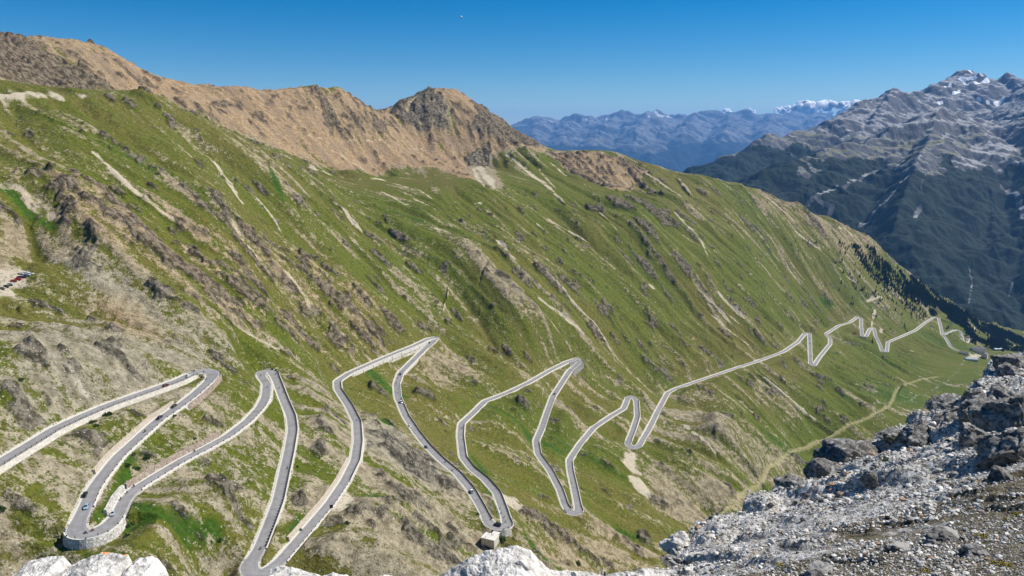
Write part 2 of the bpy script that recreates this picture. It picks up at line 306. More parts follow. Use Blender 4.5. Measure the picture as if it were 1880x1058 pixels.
# scattered outcrops on the steep flanks
rockm = np.maximum(rockm, .8*sstep(.42, .56, fbm(MX/30, MY/30, 4, 31)+.12*LM-.03)*sstep(.25, .4, slope)*(mb < .3)).astype(f32)
gully = (-np.abs(LC)*.8+.5)
rough = ridged(MX/22, MY/22, 3, 51)
DZ = 4.6*np.clip(LC, -2, 2)*sstep(.15, .4, slope)*(1-.65*mb)+1.3*LM*sstep(.12, .35, slope)+.35*LF*sstep(.1, .3, slope)+2.6*ridged(MX/48, MY/48, 3, 57)*sstep(.15, .4, slope)+rockm*(rough*4.6+1.2)
DZ += mb*np.clip(K-.2, 0, .8)*(20*ridged(MX/70, MY/70, 4, 65)-6)+mb*3*ridged(MX/60, MY/60, 4, 66)
DZ += 19*fbm(MX/230, MY/230, 3, 61)*sstep(.2, .45, slope)
crest = sstep(.47, .64, fbm(MX/40, MY/40, 4, 67)*.9+.35)*mb*(1-region([(380,212),(500,248),(700,256),(850,262),(855,310),(640,330),(470,292),(400,250)], 4)); rockm = np.maximum(rockm, .75*crest*sstep(.40, .62, slope)*(1-.5*sstep(-260, -200, MX)*0)).astype(f32); DZ += crest*3*rough
DZ *= 1-.95*np.clip(STRM+PATH, 0, 1); DZ *= 1-.75*np.clip(PA, 0, 1)
DZ = DZ.astype(f32)
RB, RW, RRK, RPA, RPH, RST, RLU, RDZ, RLF = [Ras(np.ascontiguousarray(a, f32), X0, Y0, G) for a in (bare, W, rockm, np.clip(PA*.92+(.13*LF+.16*LM+.25*fbm(MX/12, MY/12, 2, 91))*(PA > .05)*1.25, 0, 1.2), PATH, STRM, LUSH, DZ, LF)]
print('fields', time.time()-T0)

# ------------------------------------------------------------------ mesh helpers
def mk_mesh(name, co, quads, smooth=True, tris=None):
    me = bpy.data.meshes.new(name)
    co = np.ascontiguousarray(co, f32); nq = 0 if quads is None else len(quads); nt = 0 if tris is None else len(tris)
    me.vertices.add(len(co)); me.vertices.foreach_set('co', co.ravel())
    li = np.concatenate([a.ravel() for a in (quads, tris) if a is not None and len(a)]).astype(np.int32)
    me.loops.add(len(li)); me.loops.foreach_set('vertex_index', li)
    me.polygons.add(nq+nt)
    st = np.concatenate([np.arange(nq)*4, nq*4+np.arange(nt)*3]).astype(np.int32); me.polygons.foreach_set('loop_start', st)
    me.polygons.foreach_set('use_smooth', np.full(nq+nt, smooth, bool))
    me.update(calc_edges=True); return me
def grid_quads(nr, nc):
    i = np.arange(nr-1)[:, None]*nc+np.arange(nc-1)[None]
    return np.stack([i, i+1, i+nc+1, i+nc], -1).reshape(-1, 4)
def attr(me, name, v):
    a = me.attributes.new(name, 'FLOAT', 'POINT'); a.data.foreach_set('value', np.ascontiguousarray(v, f32).ravel())
def link(name, me, mat=None, parent=None, loc=None):
    o = bpy.data.objects.new(name, me); COL.objects.link(o)
    if mat is not None and me is not None: me.materials.append(mat)
    if parent is not None: o.parent = parent
    if loc is not None: o.location = loc
    return o
def tag(o, label=None, cat=None, group=None, kind=None):
    if label: o['label'] = label
    if cat: o['category'] = cat
    if group: o['group'] = group
    if kind: o['kind'] = kind
    return o

# ------------------------------------------------------------------ material helpers
def new_mat(name):
    m = bpy.data.materials.new(name); m.use_nodes = True; nt = m.node_tree; nt.nodes.clear()
    o = nt.nodes.new('ShaderNodeOutputMaterial'); b = nt.nodes.new('ShaderNodeBsdfPrincipled')
    nt.links.new(b.outputs[0], o.inputs[0]); b.inputs['Roughness'].default_value = .9
    b.inputs['Specular IOR Level'].default_value = .15
    return m, nt, b
class N:
    def __init__(s, nt): s.nt = nt
    def put(s, sock, v):
        if isinstance(v, bpy.types.NodeSocket): s.nt.links.new(v, sock)
        elif isinstance(v, (tuple, list)) and len(v) == 3 and sock.type == 'RGBA': sock.default_value = (*v, 1)
        else: sock.default_value = v
    def math(s, op, a, b=0., c=0., clamp=False):
        n = s.nt.nodes.new('ShaderNodeMath'); n.operation = op; n.use_clamp = clamp
        s.put(n.inputs[0], a); s.put(n.inputs[1], b); s.put(n.inputs[2], c); return n.outputs[0]
    def attr(s, name): n = s.nt.nodes.new('ShaderNodeAttribute'); n.attribute_name = name; return n.outputs['Fac']
    def pos(s): return s.nt.nodes.new('ShaderNodeNewGeometry').outputs['Position']
    def obj(s): return s.nt.nodes.new('ShaderNodeTexCoord').outputs['Object']
    def noise(s, vec, scale, detail=3, rough=.5, dist=0.):
        n = s.nt.nodes.new('ShaderNodeTexNoise'); s.put(n.inputs['Vector'], vec); n.inputs['Scale'].default_value = scale
        n.inputs['Detail'].default_value = detail; n.inputs['Roughness'].default_value = rough; n.inputs['Distortion'].default_value = dist; return n.outputs['Fac']
    def voro(s, vec, scale, feat='F1', out='Distance', rnd=1.):
        n = s.nt.nodes.new('ShaderNodeTexVoronoi'); n.feature = feat; s.put(n.inputs['Vector'], vec); n.inputs['Scale'].default_value = scale
        n.inputs['Randomness'].default_value = rnd; return n.outputs[out]
    def mix(s, f, a, b):
        n = s.nt.nodes.new('ShaderNodeMix'); n.data_type = 'RGBA'; n.clamp_factor = True
        s.put(n.inputs[0], f); s.put(n.inputs[6], a); s.put(n.inputs[7], b); return n.outputs[2]
    def step(s, v, lo, hi, a=0., b=1.):
        n = s.nt.nodes.new('ShaderNodeMapRange'); n.interpolation_type = 'SMOOTHSTEP'; s.put(n.inputs[0], v)
        n.inputs[1].default_value = lo; n.inputs[2].default_value = hi; n.inputs[3].default_value = a; n.inputs[4].default_value = b; return n.outputs[0]
    def scl(s, vec, v):
        n = s.nt.nodes.new('ShaderNodeVectorMath'); n.operation = 'MULTIPLY'; s.put(n.inputs[0], vec); n.inputs[1].default_value = v; return n.outputs[0]
    def bump(s, h, strength, dist, normal=None):
        n = s.nt.nodes.new('ShaderNodeBump'); s.put(n.inputs['Height'], h); n.inputs['Strength'].default_value = strength; n.inputs['Distance'].default_value = dist
        if normal is not None: s.put(n.inputs['Normal'], normal)
        return n.outputs[0]
    def mulc(s, c, f):
        n = s.nt.nodes.new('ShaderNodeVectorMath'); n.operation = 'SCALE'; s.put(n.inputs[0], c); s.put(n.inputs['Scale'], f); return n.outputs[0]

def plain(name, col, rough=.8, metal=0., var=.12, scale=3., spec=.3):
    m, nt, b = new_mat(name); n = N(nt)
    f = n.noise(n.obj(), scale, 3); c = n.mulc(n.mix(0., col, col), n.math('ADD', 1-var, n.math('MULTIPLY', f, 2*var)))
    n.put(b.inputs['Base Color'], c); b.inputs['Roughness'].default_value = rough; b.inputs['Metallic'].default_value = metal
    b.inputs['Specular IOR Level'].default_value = spec; return m

# hillside material
def terrain_mat():
    m, nt, b = new_mat('alpine_ground'); n = N(nt); P = n.pos()
    a_b, a_w, a_r, a_p, a_ph, a_st, a_lu, a_rd = [n.attr(k) for k in ('bare', 'warm', 'rock', 'pale', 'path', 'stream', 'lush', 'verge')]
    n1 = n.noise(P, .9, 4, .65); n2 = n.noise(P, .16, 4, .6); n3 = n.noise(P, .035, 3, .55); n4 = n.noise(P, .36, 3, .62); n5 = n.noise(P, .075, 3, .6)
    thr = n.math('ADD', n.math('ADD', a_b, n.math('MULTIPLY', n.math('SUBTRACT', n4, .5), .7)), n.math('ADD', n.math('MULTIPLY', n.math('SUBTRACT', n1, .5), 1.0), n.math('MULTIPLY', n.math('SUBTRACT', n2, .5), 1.0)))
    bare = n.step(thr, .44, .64)
    lu = n.math('ADD', a_lu, n.math('MULTIPLY', n.math('SUBTRACT', n2, .5), 2.4))
    g1 = n.mix(n.step(lu, -.6, .5), (.128, .116, .022), (.092, .110, .008))
    grass = n.mix(n.step(lu, .5, 1.6), g1, (.038, .088, .004))
    grass = n.mulc(grass, n.math('MULTIPLY', n.math('ADD', -.05, n.math('MULTIPLY', n4, 2.0)), n.math('ADD', .40, n.math('ADD', n.math('MULTIPLY', n1, .6), n.math('MULTIPLY', n5, .55)))))
    soil_g = n.mix(n.step(n2, .35, .65), (.175, .162, .122), (.30, .28, .215))
    soil_w = n.mix(n.step(n2, .35, .65), (.235, .155, .083), (.37, .265, .150))
    soil_w = n.mix(n.step(n3, .45, .62), soil_w, (.27, .19, .118))
    soil_m = n.mix(n.step(n2, .35, .65), (.19, .152, .092), (.33, .275, .175))
    soil = n.mix(n.step(a_w, .0, .5), soil_g, soil_m); soil = n.mix(n.step(a_w, .5, 1.), soil, soil_w)
    soil = n.mulc(soil, n.math('ADD', .22, n.math('ADD', n.math('MULTIPLY', n1, .7), n.math('MULTIPLY', n4, .85))))
    c = n.mix(bare, grass, soil)
    dk = n.step(n.math('ADD', n4, n.math('MULTIPLY', n.math('SUBTRACT', n5, .5), .9)), .60, .68); c = n.mix(n.math('MULTIPLY', dk, n.math('SUBTRACT', .42, n.math('MULTIPLY', bare, .12))), c, (.055, .05, .02))
    rk = n.step(n.math('ADD', a_r, n.math('ADD', n.math('MULTIPLY', n.math('SUBTRACT', n1, .5), 1.2), n.math('MULTIPLY', n.math('SUBTRACT', n2, .5), .8))), .45, .65)
    rcol = n.mix(n.step(n2, .4, .6), n.mix(a_w, (.042, .038, .030), (.048, .036, .022)), n.mix(a_w, (.185, .17, .135), (.20, .15, .10)))
    rcol = n.mulc(rcol, n.math('ADD', .4, n.math('MULTIPLY', n1, 1.2)))
    c = n.mix(n.math('MULTIPLY', rk, .85), c, rcol)
    pl = n.step(n.math('ADD', a_p, n.math('ADD', n.math('MULTIPLY', n.math('SUBTRACT', n1, .5), .5), n.math('MULTIPLY', n.math('SUBTRACT', n2, .5), .8))), .35, .75)
    c = n.mix(pl, c, n.mulc(n.mix(a_w, (.40, .375, .31), (.44, .35, .225)), n.math('ADD', .7, n.math('MULTIPLY', n1, .6))))
    ph = n.step(n.math('ADD', a_ph, n.math('MULTIPLY', n.math('SUBTRACT', n2, .5), 1.3)), .35, .9)
    c = n.mix(n.math('MULTIPLY', ph, .7), c, (.32, .28, .15))
    st = n.step(n.math('ADD', a_st, n.math('MULTIPLY', n.math('SUBTRACT', n2, .5), 2.4)), .6, .9)
    c = n.mix(st, c, (.36, .35, .32))
    vg = n.step(n.math('ADD', a_rd, n.math('MULTIPLY', n.math('SUBTRACT', n1, .5), .5)), .4, .6)
    c = n.mix(vg, c, n.mulc(n.mix(n2, (.42, .38, .30), (.54, .50, .41)), n.math('ADD', .7, n.math('MULTIPLY', n1, .6))))
    # loose pale and dark stones
    v = n.voro(P, .62); vc = n.voro(P, .62, out='Color')
    sp = nt.nodes.new('ShaderNodeSeparateColor'); nt.links.new(vc, sp.inputs[0])
    dens = n.math('ADD', n.math('MULTIPLY', n2, .34), n.math('MULTIPLY', bare, .10))
    st1 = n.math('MULTIPLY', n.math('LESS_THAN', v, .30), n.math('LESS_THAN', sp.outputs[0], n.math('SUBTRACT', dens, .10)))
    c = n.mix(n.math('MULTIPLY', st1, .75), c, (.44, .42, .36))
    st2 = n.math('MULTIPLY', n.math('LESS_THAN', v, .42), n.math('GREATER_THAN', sp.outputs[1], n.math('SUBTRACT', 1.02, dens)))
    c = n.mix(n.math('MULTIPLY', st2, .6), c, (.045, .05, .025))
    n.put(b.inputs['Base Color'], c); b.inputs['Roughness'].default_value = .95
    h = n.math('ADD', n.math('MULTIPLY', n1, .8), n.math('MULTIPLY', n2, 1.8))
    h = n.math('ADD', h, n.math('MULTIPLY', n.math('MULTIPLY', n.noise(P, .5, 3, .7), rk), 1.6))
    nt.links.new(n.bump(h, .8, 1.5), b.inputs['Normal'])
    return m
MT = terrain_mat()

# ------------------------------------------------------------------ the hillside mesh
NU, NYR = 1560, 1500
us = np.linspace(-.90, .90, NU); YR = np.exp(np.linspace(math.log(215), math.log(3850), NYR))
VY_, VU = np.meshgrid(YR, us, indexing='ij')
VXw = (VU*VY_).astype(f32); VYw = VY_.astype(f32)
del VU
Z = HB.cub(VXw, VYw)+RDZ.bil(VXw, VYw)
near = np.clip(1-VYw/1500, 0, 1)
rkv = RRK.bil(VXw, VYw)
Z += (.45+rkv*1.6)*fbm(VXw/6, VYw/6, 3, 71)+1.5*(rkv)*ridged(VXw/8, VYw/8, 3, 77)
# keep everything near the road at its designed level, then cut and fill to it
dmin = np.full(Z.shape, 1e3, f32); zr = np.zeros(Z.shape, f32); hh_ = np.zeros(Z.shape, f32); up = np.full(Z.shape, 1e9, f32); lo = np.full(Z.shape, -1e9, f32)
lnY = math.log(215); kY = (NYR-1)/(math.log(3850)-lnY); ku = (NU-1)/1.8
HW = np.full(NR, 3.55)
curv = np.linalg.norm(np.gradient(tan, axis=0), axis=1)/STEP
wide = gsm((curv > .05).astype(float)[:, None], 4)[:, 0]; HW = HW+1.4*np.clip(wide*1.3, 0, 1)
# which side is the valley side
zl = HB.bil(RS[:, 0]+nor[:, 0]*16, RS[:, 1]+nor[:, 1]*16); zr_ = HB.bil(RS[:, 0]-nor[:, 0]*16, RS[:, 1]-nor[:, 1]*16)
outer = np.sign(gsm((zr_-zl)[:, None], 12)[:, 0])         # +1: left is lower
xL = np.zeros(NR); xR = np.zeros(NR); hL = np.zeros(NR); hR = np.zeros(NR); _tr = np.zeros(NR); _tr[6:-6] = tan[:-12, 0]*tan[12:, 1]-tan[:-12, 1]*tan[12:, 0]
outer = np.where((wide > .35) & (np.abs(_tr) > .5), -np.sign(_tr), outer)
outer = np.sign(gsm(outer[:, None], 4)[:, 0]+1e-6)
lowL = HB.bil(RS[:, 0]+nor[:, 0]*13, RS[:, 1]+nor[:, 1]*13) < RS[:, 2]-1.5; lowR = HB.bil(RS[:, 0]-nor[:, 0]*13, RS[:, 1]-nor[:, 1]*13) < RS[:, 2]-1.5
sL = np.full(NR, .95); sR = np.full(NR, .95)               # slopes of the ground beside the road
walls = []      # (i0, i1, side, height, kind, label)
def wall(a, b, side, h, kind, label): walls.append((ridx(*a), ridx(*b), side, h, kind, label))
wall((-60,885), (350,687), 'out', 3.0, 'pale', 'long pale concrete wall carrying the highest stretch of road at the left edge')
wall((385,681), (330,745), 'out', 4.0, 'brown', 'brown stone wall below the topmost left hairpin')
wall((140,968), (217,945), 'out', 4.2, 'masonry', 'white rough masonry wall holding up the leftmost lower hairpin')
wall((245,900), (420,800), 'in', 3.0, 'brown', 'reddish brown stone wall above the second diagonal road leg')
wall((217,945), (245,900), 'in', 3.4, 'masonry', 'pale rubble wall beside the inner bend above the lower left hairpin')
wall((330,745), (190,872), 'in', 2.6, 'pink', 'pinkish low wall on the uphill side of the wide left road leg')
wall((545,995), (652,845), 'in', 2.6, 'pink', 'pale rubble wall uphill of the road leg right of the bottom hairpin')
wall((652,845), (640,745), 'out', 3.2, 'pale', 'pale concrete wall below the bend under the scree in the middle left')
wall((640,686), (785,623), 'out', 3.6, 'pale', 'pale stone wall under the road leg climbing to the middle hairpin')
wall((915,970), (932,965), 'out', 5.0, 'masonry', 'beige masonry wall under the bottom middle hairpin')
wall((1040,665), (1045,682), 'out', 7.0, 'arcade', 'buttressed wall with shade painted dark between its ribs under the hairpin right of centre')
wall((760,660), (735,685), 'out', 2.8, 'pale', 'short pale wall under the road below the middle hairpin')
for i0, i1, side, h, kind, lab in walls:
    for i in range(i0, i1):
        s = outer[i] if side == 'out' else -outer[i]
        if side == 'out':
            if s > 0 and lowL[i]: hL[i] = h
            if s < 0 and lowR[i]: hR[i] = h
        if s > 0: sL[i] = 7; xL[i] = 1.3 if side == 'in' else .3
        else: sR[i] = 7; xR[i] = 1.3 if side == 'in' else .3
for i in range(0, NR-1):
    x, y, z = RS[i]
    wdt = 26.
    r0 = int((math.log(max(216, y-wdt))-lnY)*kY); r1 = int((math.log(y+wdt)-lnY)*kY)+2
    ua = min((x-wdt)/(y-wdt), (x-wdt)/(y+wdt)); ub = max((x+wdt)/(y-wdt), (x+wdt)/(y+wdt))
    c0 = max(0, int((ua+.9)*ku)); c1 = min(NU, int((ub+.9)*ku)+2)
    if c1 <= c0 or r1 <= r0: continue
    sl = (slice(max(r0, 0), r1), slice(c0, c1))
    dx = VXw[sl]-x; dy = VYw[sl]-y; al = dx*tan[i, 0]+dy*tan[i, 1]; ac = dx*nor[i, 0]+dy*nor[i, 1]
    d = np.sqrt(dx*dx+dy*dy); hw = HW[i]+.7+np.where(ac > 0, xL[i], xR[i]); e = np.maximum(d-hw, 0)
    sd = np.where(ac > 0, sL[i], sR[i]); lo_s = np.where((ac > 0) == (outer[i] > 0), sd, .95); hi_s = np.where((ac > 0) == (outer[i] > 0), .95, sd)
    ok = np.abs(al) < 3.2+.45*np.clip(d-4, 0, 8)*(HW[i] > 3.9)
    e2 = np.maximum(e-9, 0)*1.8
    uv = z+e*hi_s+e2
    if hL[i] or hR[i]:
        hh = np.where(ac > 0, hL[i], hR[i]); uv = np.where((hh > 0) & (e > 0), np.minimum(uv, z-np.minimum(hh, 7*e)+np.maximum(e-4, 0)*.3), uv)
    up[sl] = np.where(ok, np.minimum(up[sl], uv), up[sl])
    lo[sl] = np.where(ok, np.maximum(lo[sl], z-e*lo_s-e2), lo[sl])
    if hL[i] or hR[i]: hh_[sl] = np.where(ok & (d < 9), np.maximum(hh_[sl], np.where(ac > 0, hL[i], hR[i])), hh_[sl])
    b = d < dmin[sl]; dmin[sl] = np.where(b, d, dmin[sl]); zr[sl] = np.where(b, z, zr[sl])
Zb = HB.cub(VXw, VYw)
w = 1-sstep(7, 26, dmin); Z = Z*(1-w*.7)+Zb*w*.7; del Zb
both = lo > up
Z = np.where(both, np.where(hh_ > 0, up, (lo+up)/2), np.clip(Z, lo, up))
inr = dmin < 4.3
Z = np.where(inr, zr-.35, Z)
verge = np.clip(1-(dmin-3.4)/2.6, 0, 1)*.7; verge = np.where(dmin < 4.1, 1, verge).astype(f32)
verge += .20*((Z > up-.3) | (Z < lo+.3))*(dmin < 16)*(dmin > 4)
co = np.stack([VXw.ravel(), VYw.ravel(), Z.astype(f32).ravel()], 1)
me = mk_mesh('hillside', co, grid_quads(NYR, NU))
fx, fy = VXw.ravel(), VYw.ravel()
for nm, ras in (('bare', RB), ('warm', RW), ('pale', RPA), ('path', RPH), ('stream', RST), ('lush', RLU)): attr(me, nm, ras.bil(fx, fy))
attr(me, 'rock', rkv*(dmin > 7)); attr(me, 'verge', verge)
tag(link('hillside', me, MT), kind='structure')
ZM = Z.astype(f32)
def ground(x, y):
    """height of the finished hillside"""
    x = np.asarray(x, float); y = np.asarray(y, float)
    fr = np.clip((np.log(y)-lnY)*kY, 0, NYR-2); fc = np.clip((x/y+.9)*ku, 0, NU-2); r = fr.astype(int); c = fc.astype(int); a = fr-r; b = fc-c
    return (ZM[r, c]*(1-b)+ZM[r, c+1]*b)*(1-a)+(ZM[r+1, c]*(1-b)+ZM[r+1, c+1]*b)*a
def hitz(px, py):
    rx, rz = rays(px, py); rx = float(rx); rz = float(rz); h = ground(rx*_ys, _ys); b = h > rz*_ys
    if not b.any(): return None
    Y = _ys[int(np.argmax(b))]; return Vector((rx*Y, Y, float(ground(rx*Y, Y))))
del VXw, VYw, up, lo, dmin, zr, rkv
print('hillside', time.time()-T0)
HAZE = 2.5e-5
# ------------------------------------------------------------------ generic solids
def bm_obj(name, bm, mat, parent=None, smooth=False):
    me = bpy.data.meshes.new(name); bm.normal_update(); bm.to_mesh(me); bm.free()
    if smooth: me.polygons.foreach_set('use_smooth', [True]*len(me.polygons))
    return link(name, me, mat, parent)
def bx(bm, c, s, rz=0., taper=None, bevel=0):
    r = bmesh.ops.create_cube(bm, size=1); vs = r['verts']
    for v in vs:
        t = 1 if taper is None or v.co.z < 0 else taper
        v.co = Vector((v.co.x*s[0]*t, v.co.y*s[1]*(t if taper is None else min(1, t+.06)), v.co.z*s[2]))
    if rz: bmesh.ops.rotate(bm, verts=vs, cent=(0, 0, 0), matrix=Matrix.Rotation(rz, 3, 'Z'))
    bmesh.ops.translate(bm, verts=vs, vec=c)
    return vs
def cyl(bm, a, b, r1, r2=None, n=8):
    a = Vector(a); b = Vector(b); r2 = r1 if r2 is None else r2; d = b-a
    q = d.to_track_quat('Z', 'Y').to_matrix().to_4x4(); q.translation = (a+b)/2
    bmesh.ops.create_cone(bm, cap_ends=True, segments=n, radius1=r1, radius2=r2, depth=d.length, matrix=q)
def ball(bm, c, r, sub=1, s=(1, 1, 1)):
    q = Matrix.Translation(c) @ Matrix.Diagonal((r*s[0], r*s[1], r*s[2], 1)); bmesh.ops.create_icosphere(bm, subdivisions=sub, radius=1, matrix=q)
def empty(name, loc, rz=0.):
    o = bpy.data.objects.new(name, None); COL.objects.link(o); o.location = loc; o.rotation_euler = (0, 0, rz); o.empty_display_size = .5; return o
def copy_tree(o, parent=None, mats=None):
    c = o.copy(); COL.objects.link(c); c.parent = parent
    for ch in list(o.children): copy_tree(ch, c)
    return c

# ------------------------------------------------------------------ road surface
def asphalt_mat():
    m, nt, b = new_mat('asphalt'); n = N(nt); P = n.pos()
    a = n.noise(P, .25, 4, .6); c2 = n.noise(P, 3., 2); w = n.attr('across')
    c = n.mix(n.step(a, .3, .7), (.21, .205, .205), (.27, .262, .26))
    tr = n.math('ABSOLUTE', n.math('SUBTRACT', n.math('ABSOLUTE', w), .5)); c = n.mix(n.step(tr, .0, .22, .35, 0.), c, (.17, .165, .17))
    pt = n.step(n.noise(P, .06, 2, .5), .62, .66); c = n.mix(n.math('MULTIPLY', pt, .4), c, (.15, .148, .15))
    c = n.mulc(c, n.math('ADD', .85, n.math('MULTIPLY', c2, .3)))
    n.put(b.inputs['Base Color'], c); b.inputs['Roughness'].default_value = .85; return m
def stone_mat(name, c1, c2, sc_=.8, joint=.55):
    m, nt, b = new_mat(name); n = N(nt); P = n.pos()
    v = n.voro(P, sc_, out='Color'); e = n.voro(P, sc_, 'DISTANCE_TO_EDGE'); s = nt.nodes.new('ShaderNodeSeparateColor'); nt.links.new(v, s.inputs[0])
    c = n.mix(s.outputs[0], c1, c2); c = n.mulc(c, n.step(e, .02, .10, joint, 1.)); c = n.mulc(c, n.math('ADD', .7, n.math('MULTIPLY', n.noise(P, .7, 4), .6)))
    n.put(b.inputs['Base Color'], c); nt.links.new(n.bump(e, .6, .2), b.inputs['Normal']); return m
M_ASPH = asphalt_mat()
M_LINE = plain('road_paint', (.78, .78, .74), .7, var=.2, scale=1.5)
M_STEEL = plain('dark_steel', (.035, .035, .04), .5, .3)
M_CONC = plain('pale_concrete', (.60, .575, .52), .9, var=.2, scale=.7)
M_PALE = stone_mat('pale_wall', (.50, .46, .39), (.60, .56, .49), .5, .8)
M_MAS = stone_mat('rubble_masonry', (.42, .40, .36), (.66, .63, .57), .75, .4)
M_BRO = stone_mat('brown_stone', (.26, .20, .16), (.42, .34, .27), .7, .5)
M_PINK = stone_mat('pinkish_rubble', (.44, .37, .29), (.54, .47, .38), .9, .7)
def ribbon(o1, o2, z1, z2, i0, i1, step=1):
    """strip between two lateral offsets of the road line, offset curves that fold back are held still"""
    ids = list(range(i0, i1, step))
    if ids[-1] != i1-1: ids.append(i1-1)
    out = []
    for o, z in ((o1, z1), (o2, z2)):
        row = []; last = None
        for i in ids:
            oo = o[i] if hasattr(o, '__len__') else o; zz = z[i] if hasattr(z, '__len__') else z
            p = np.array([RS[i, 0]+nor[i, 0]*oo, RS[i, 1]+nor[i, 1]*oo, RS[i, 2]+zz])
            if last is not None and (p-last)[:2] @ tan[i, :2] < 0.05: p = np.array([last[0], last[1], p[2]])
            row.append(p); last = p
        out.append(row)
    return out
def strip_mesh(name, rows, mat, closed=False, kind=None, parent=None, across=None):
    n = len(rows[0]); k = len(rows); co = np.array([p for r in rows for p in r])
    q = []
    for a in range(k-1+(1 if closed else 0)):
        b = (a+1) % k
        for i in range(n-1):
            if max(np.linalg.norm((rows[a][i+1]-rows[a][i])[:2]), np.linalg.norm((rows[b][i+1]-rows[b][i])[:2])) < 6.0: q.append((a*n+i, a*n+i+1, b*n+i+1, b*n+i))
    me = mk_mesh(name, co, np.array(q), False)
    if across is not None: attr(me, 'across', np.repeat(across, n))
    o = link(name, me, mat, parent)
    if kind: o['kind'] = kind
    return o
rows = []
for f in (-1, -.75, -.5, -.25, 0, .25, .5, .75, 1):
    rows.append(ribbon(HW*f, HW*f, 0., 0., 0, NR)[0])
strip_mesh('road', rows[::-1], M_ASPH, kind='structure', across=np.array([-1, -.75, -.5, -.25, 0, .25, .5, .75, 1])[::-1])
# gravel verge under and beside the asphalt, skirts going into the ground
inn = np.where(outer > 0, -1., 1.)
r1 = ribbon((HW-.42)*inn, (HW-.20)*inn, .012, .012, 0, NR); r1b = ribbon(-(HW-.42)*inn, -(HW-.28)*inn, .012, .012, 0, NR)
co = []; q = []
for rr in (r1, r1b):
    b0 = len(co); n = len(rr[0]); co += rr[0]+rr[1]; q += [(b0+i, b0+i+1, b0+n+i+1, b0+n+i) for i in range(n-1) if np.linalg.norm(rr[0][i+1]-rr[0][i]) < 5]
o = link('road_marking', mk_mesh('road_marking', np.array(co), np.array(q), False), M_LINE); o['kind'] = 'structure'
o['label'] = 'white edge lines along both sides of the mountain road'
kr = [ribbon(a*inn, a*inn, z, z, 0, NR)[0] for a, z in ((HW-.02, -.3), (HW, .14), (HW+.45, .16), (HW+.52, -.5))]
strip_mesh('kerb', kr, M_CONC, kind='structure')

def box_on_road(bm, i, o0, o1, z0, z1, ln):
    c = RS[i]; t = Vector(tan[i]); n_ = Vector(nor[i]); c = Vector(c); vs = []
    for z in (z0, z1):
        for a, o_ in ((-ln/2, o0), (ln/2, o0), (ln/2, o1), (-ln/2, o1)): vs.append(bm.verts.new(c+t*a+n_*o_+Vector((0, 0, z))))
    for f in ((0, 1, 2, 3), (7, 6, 5, 4), (0, 4, 5, 1), (1, 5, 6, 2), (2, 6, 7, 3), (3, 7, 4, 0)): bm.faces.new([vs[k] for k in f])
def parapet(a, b, label, crenel=True, side=1, L=1.9, gap=1.3, h=.95, group='low walls along the outer edge of the road'):
    i0, i1 = ridx(*a), ridx(*b); bm = bmesh.new(); s = i0+2; per = L+gap
    def off(i): return outer[i]*side*(HW[i]+.12), outer[i]*side*(HW[i]+.55)
    dl = []
    while s < i1-2:
        o0, o1 = off(s)
        inner_bend = np.sign(outer[s])*side*np.sign(np.cross(tan[max(s-2, 0)], tan[min(s+2, NR-1)])[2]) > 0 and curv[s] > .12
        if not inner_bend:
            dl.append(s)
        s += max(2, (i1-i0)//95+1) if crenel == 2 else 4
    rows_ = [ribbon(outer*side*x, outer*side*x, z, z, i0, i1)[0] for x, z in ((HW+.1, -.8), (HW+.1, .62), (HW+.62, .62), (HW+.66, -1.6))]
    rv = [[bm.verts.new(p) for p in r_] for r_ in rows_]
    for a_, b_ in zip(rv, rv[1:]):
        for q in range(len(a_)-1):
            if (a_[q].co-a_[q+1].co).length < 6.5: bm.faces.new((a_[q], a_[q+1], b_[q+1], b_[q]))
    bmesh.ops.remove_doubles(bm, verts=bm.verts, dist=1e-4)
    o = bm_obj('parapet', bm, M_CONC)
    for s in dl if crenel else ():
        dk = bmesh.new()
        if crenel == 2: box_on_road(dk, s, outer[s]*side*(HW[s]-.25), outer[s]*side*(HW[s]+.22), .15, 1.2, 2.0)
        else: box_on_road(dk, s, outer[s]*side*(HW[s]+.0), outer[s]*side*(HW[s]+.5), .45, 1.15, .5)
        bm_obj('guard_rail' if crenel == 2 else 'post', dk, M_STEEL, o)
    tag(o, label, 'low wall', group); return o
PR = [((384,700),(155,935),'pale parapet down the wide straight leg in the left foreground, above the small green hollow',1),
 ((138,975),(217,945),'short pale parapet round the leftmost lower hairpin above the white masonry wall',1),
 ((245,900),(488,728),'pale parapet along the second diagonal leg climbing right past the reddish stone wall',1),
 ((490,681),(475,1010),'dashed dark rail and parapet on the right of the steep leg with the yellow vest',1),
 ((515,1030),(632,885),'pale parapet beside the leg with the dark sign board',1),
 ((632,885),(619,700),'parapet with a dashed dark rail along the S bend left of the scree patch',1),
 ((619,700),(800,619),'pale parapet on the leg climbing right to the hairpin in the middle of the slope',1),
 ((780,640),(730,730),'pale parapet just below the middle hairpin where several motorcycles ride',1),
 ((730,730),(898,962),'long dark railed parapet down to the hairpin with the viewing platform',1),
 ((915,970),(847,778),'parapet with a dashed dark rail from the platform hairpin up beside the pale lay-by',1),
 ((847,778),(1062,658),'pale parapet along the leg rising to the buttressed hairpin',1),
 ((1063,666),(984,810),'pale parapet under the buttressed hairpin down to the bend',1),
 ((984,810),(1050,944),'parapet with a dashed dark rail falling to the narrow hairpin right of centre',1),
 ((1063,940),(1045,845),'parapet with a dashed dark rail rising from the narrow hairpin right of centre',1),
 ((1045,845),(1153,730),'pale parapet on the leg climbing to the small twin hairpin',1),
 ((1168,735),(1152,815),'parapet with a dashed dark rail on the short leg above the white slide',1),
 ((1172,820),(1225,722),'pale parapet on the leg that leaves the white slide to the right',1)]
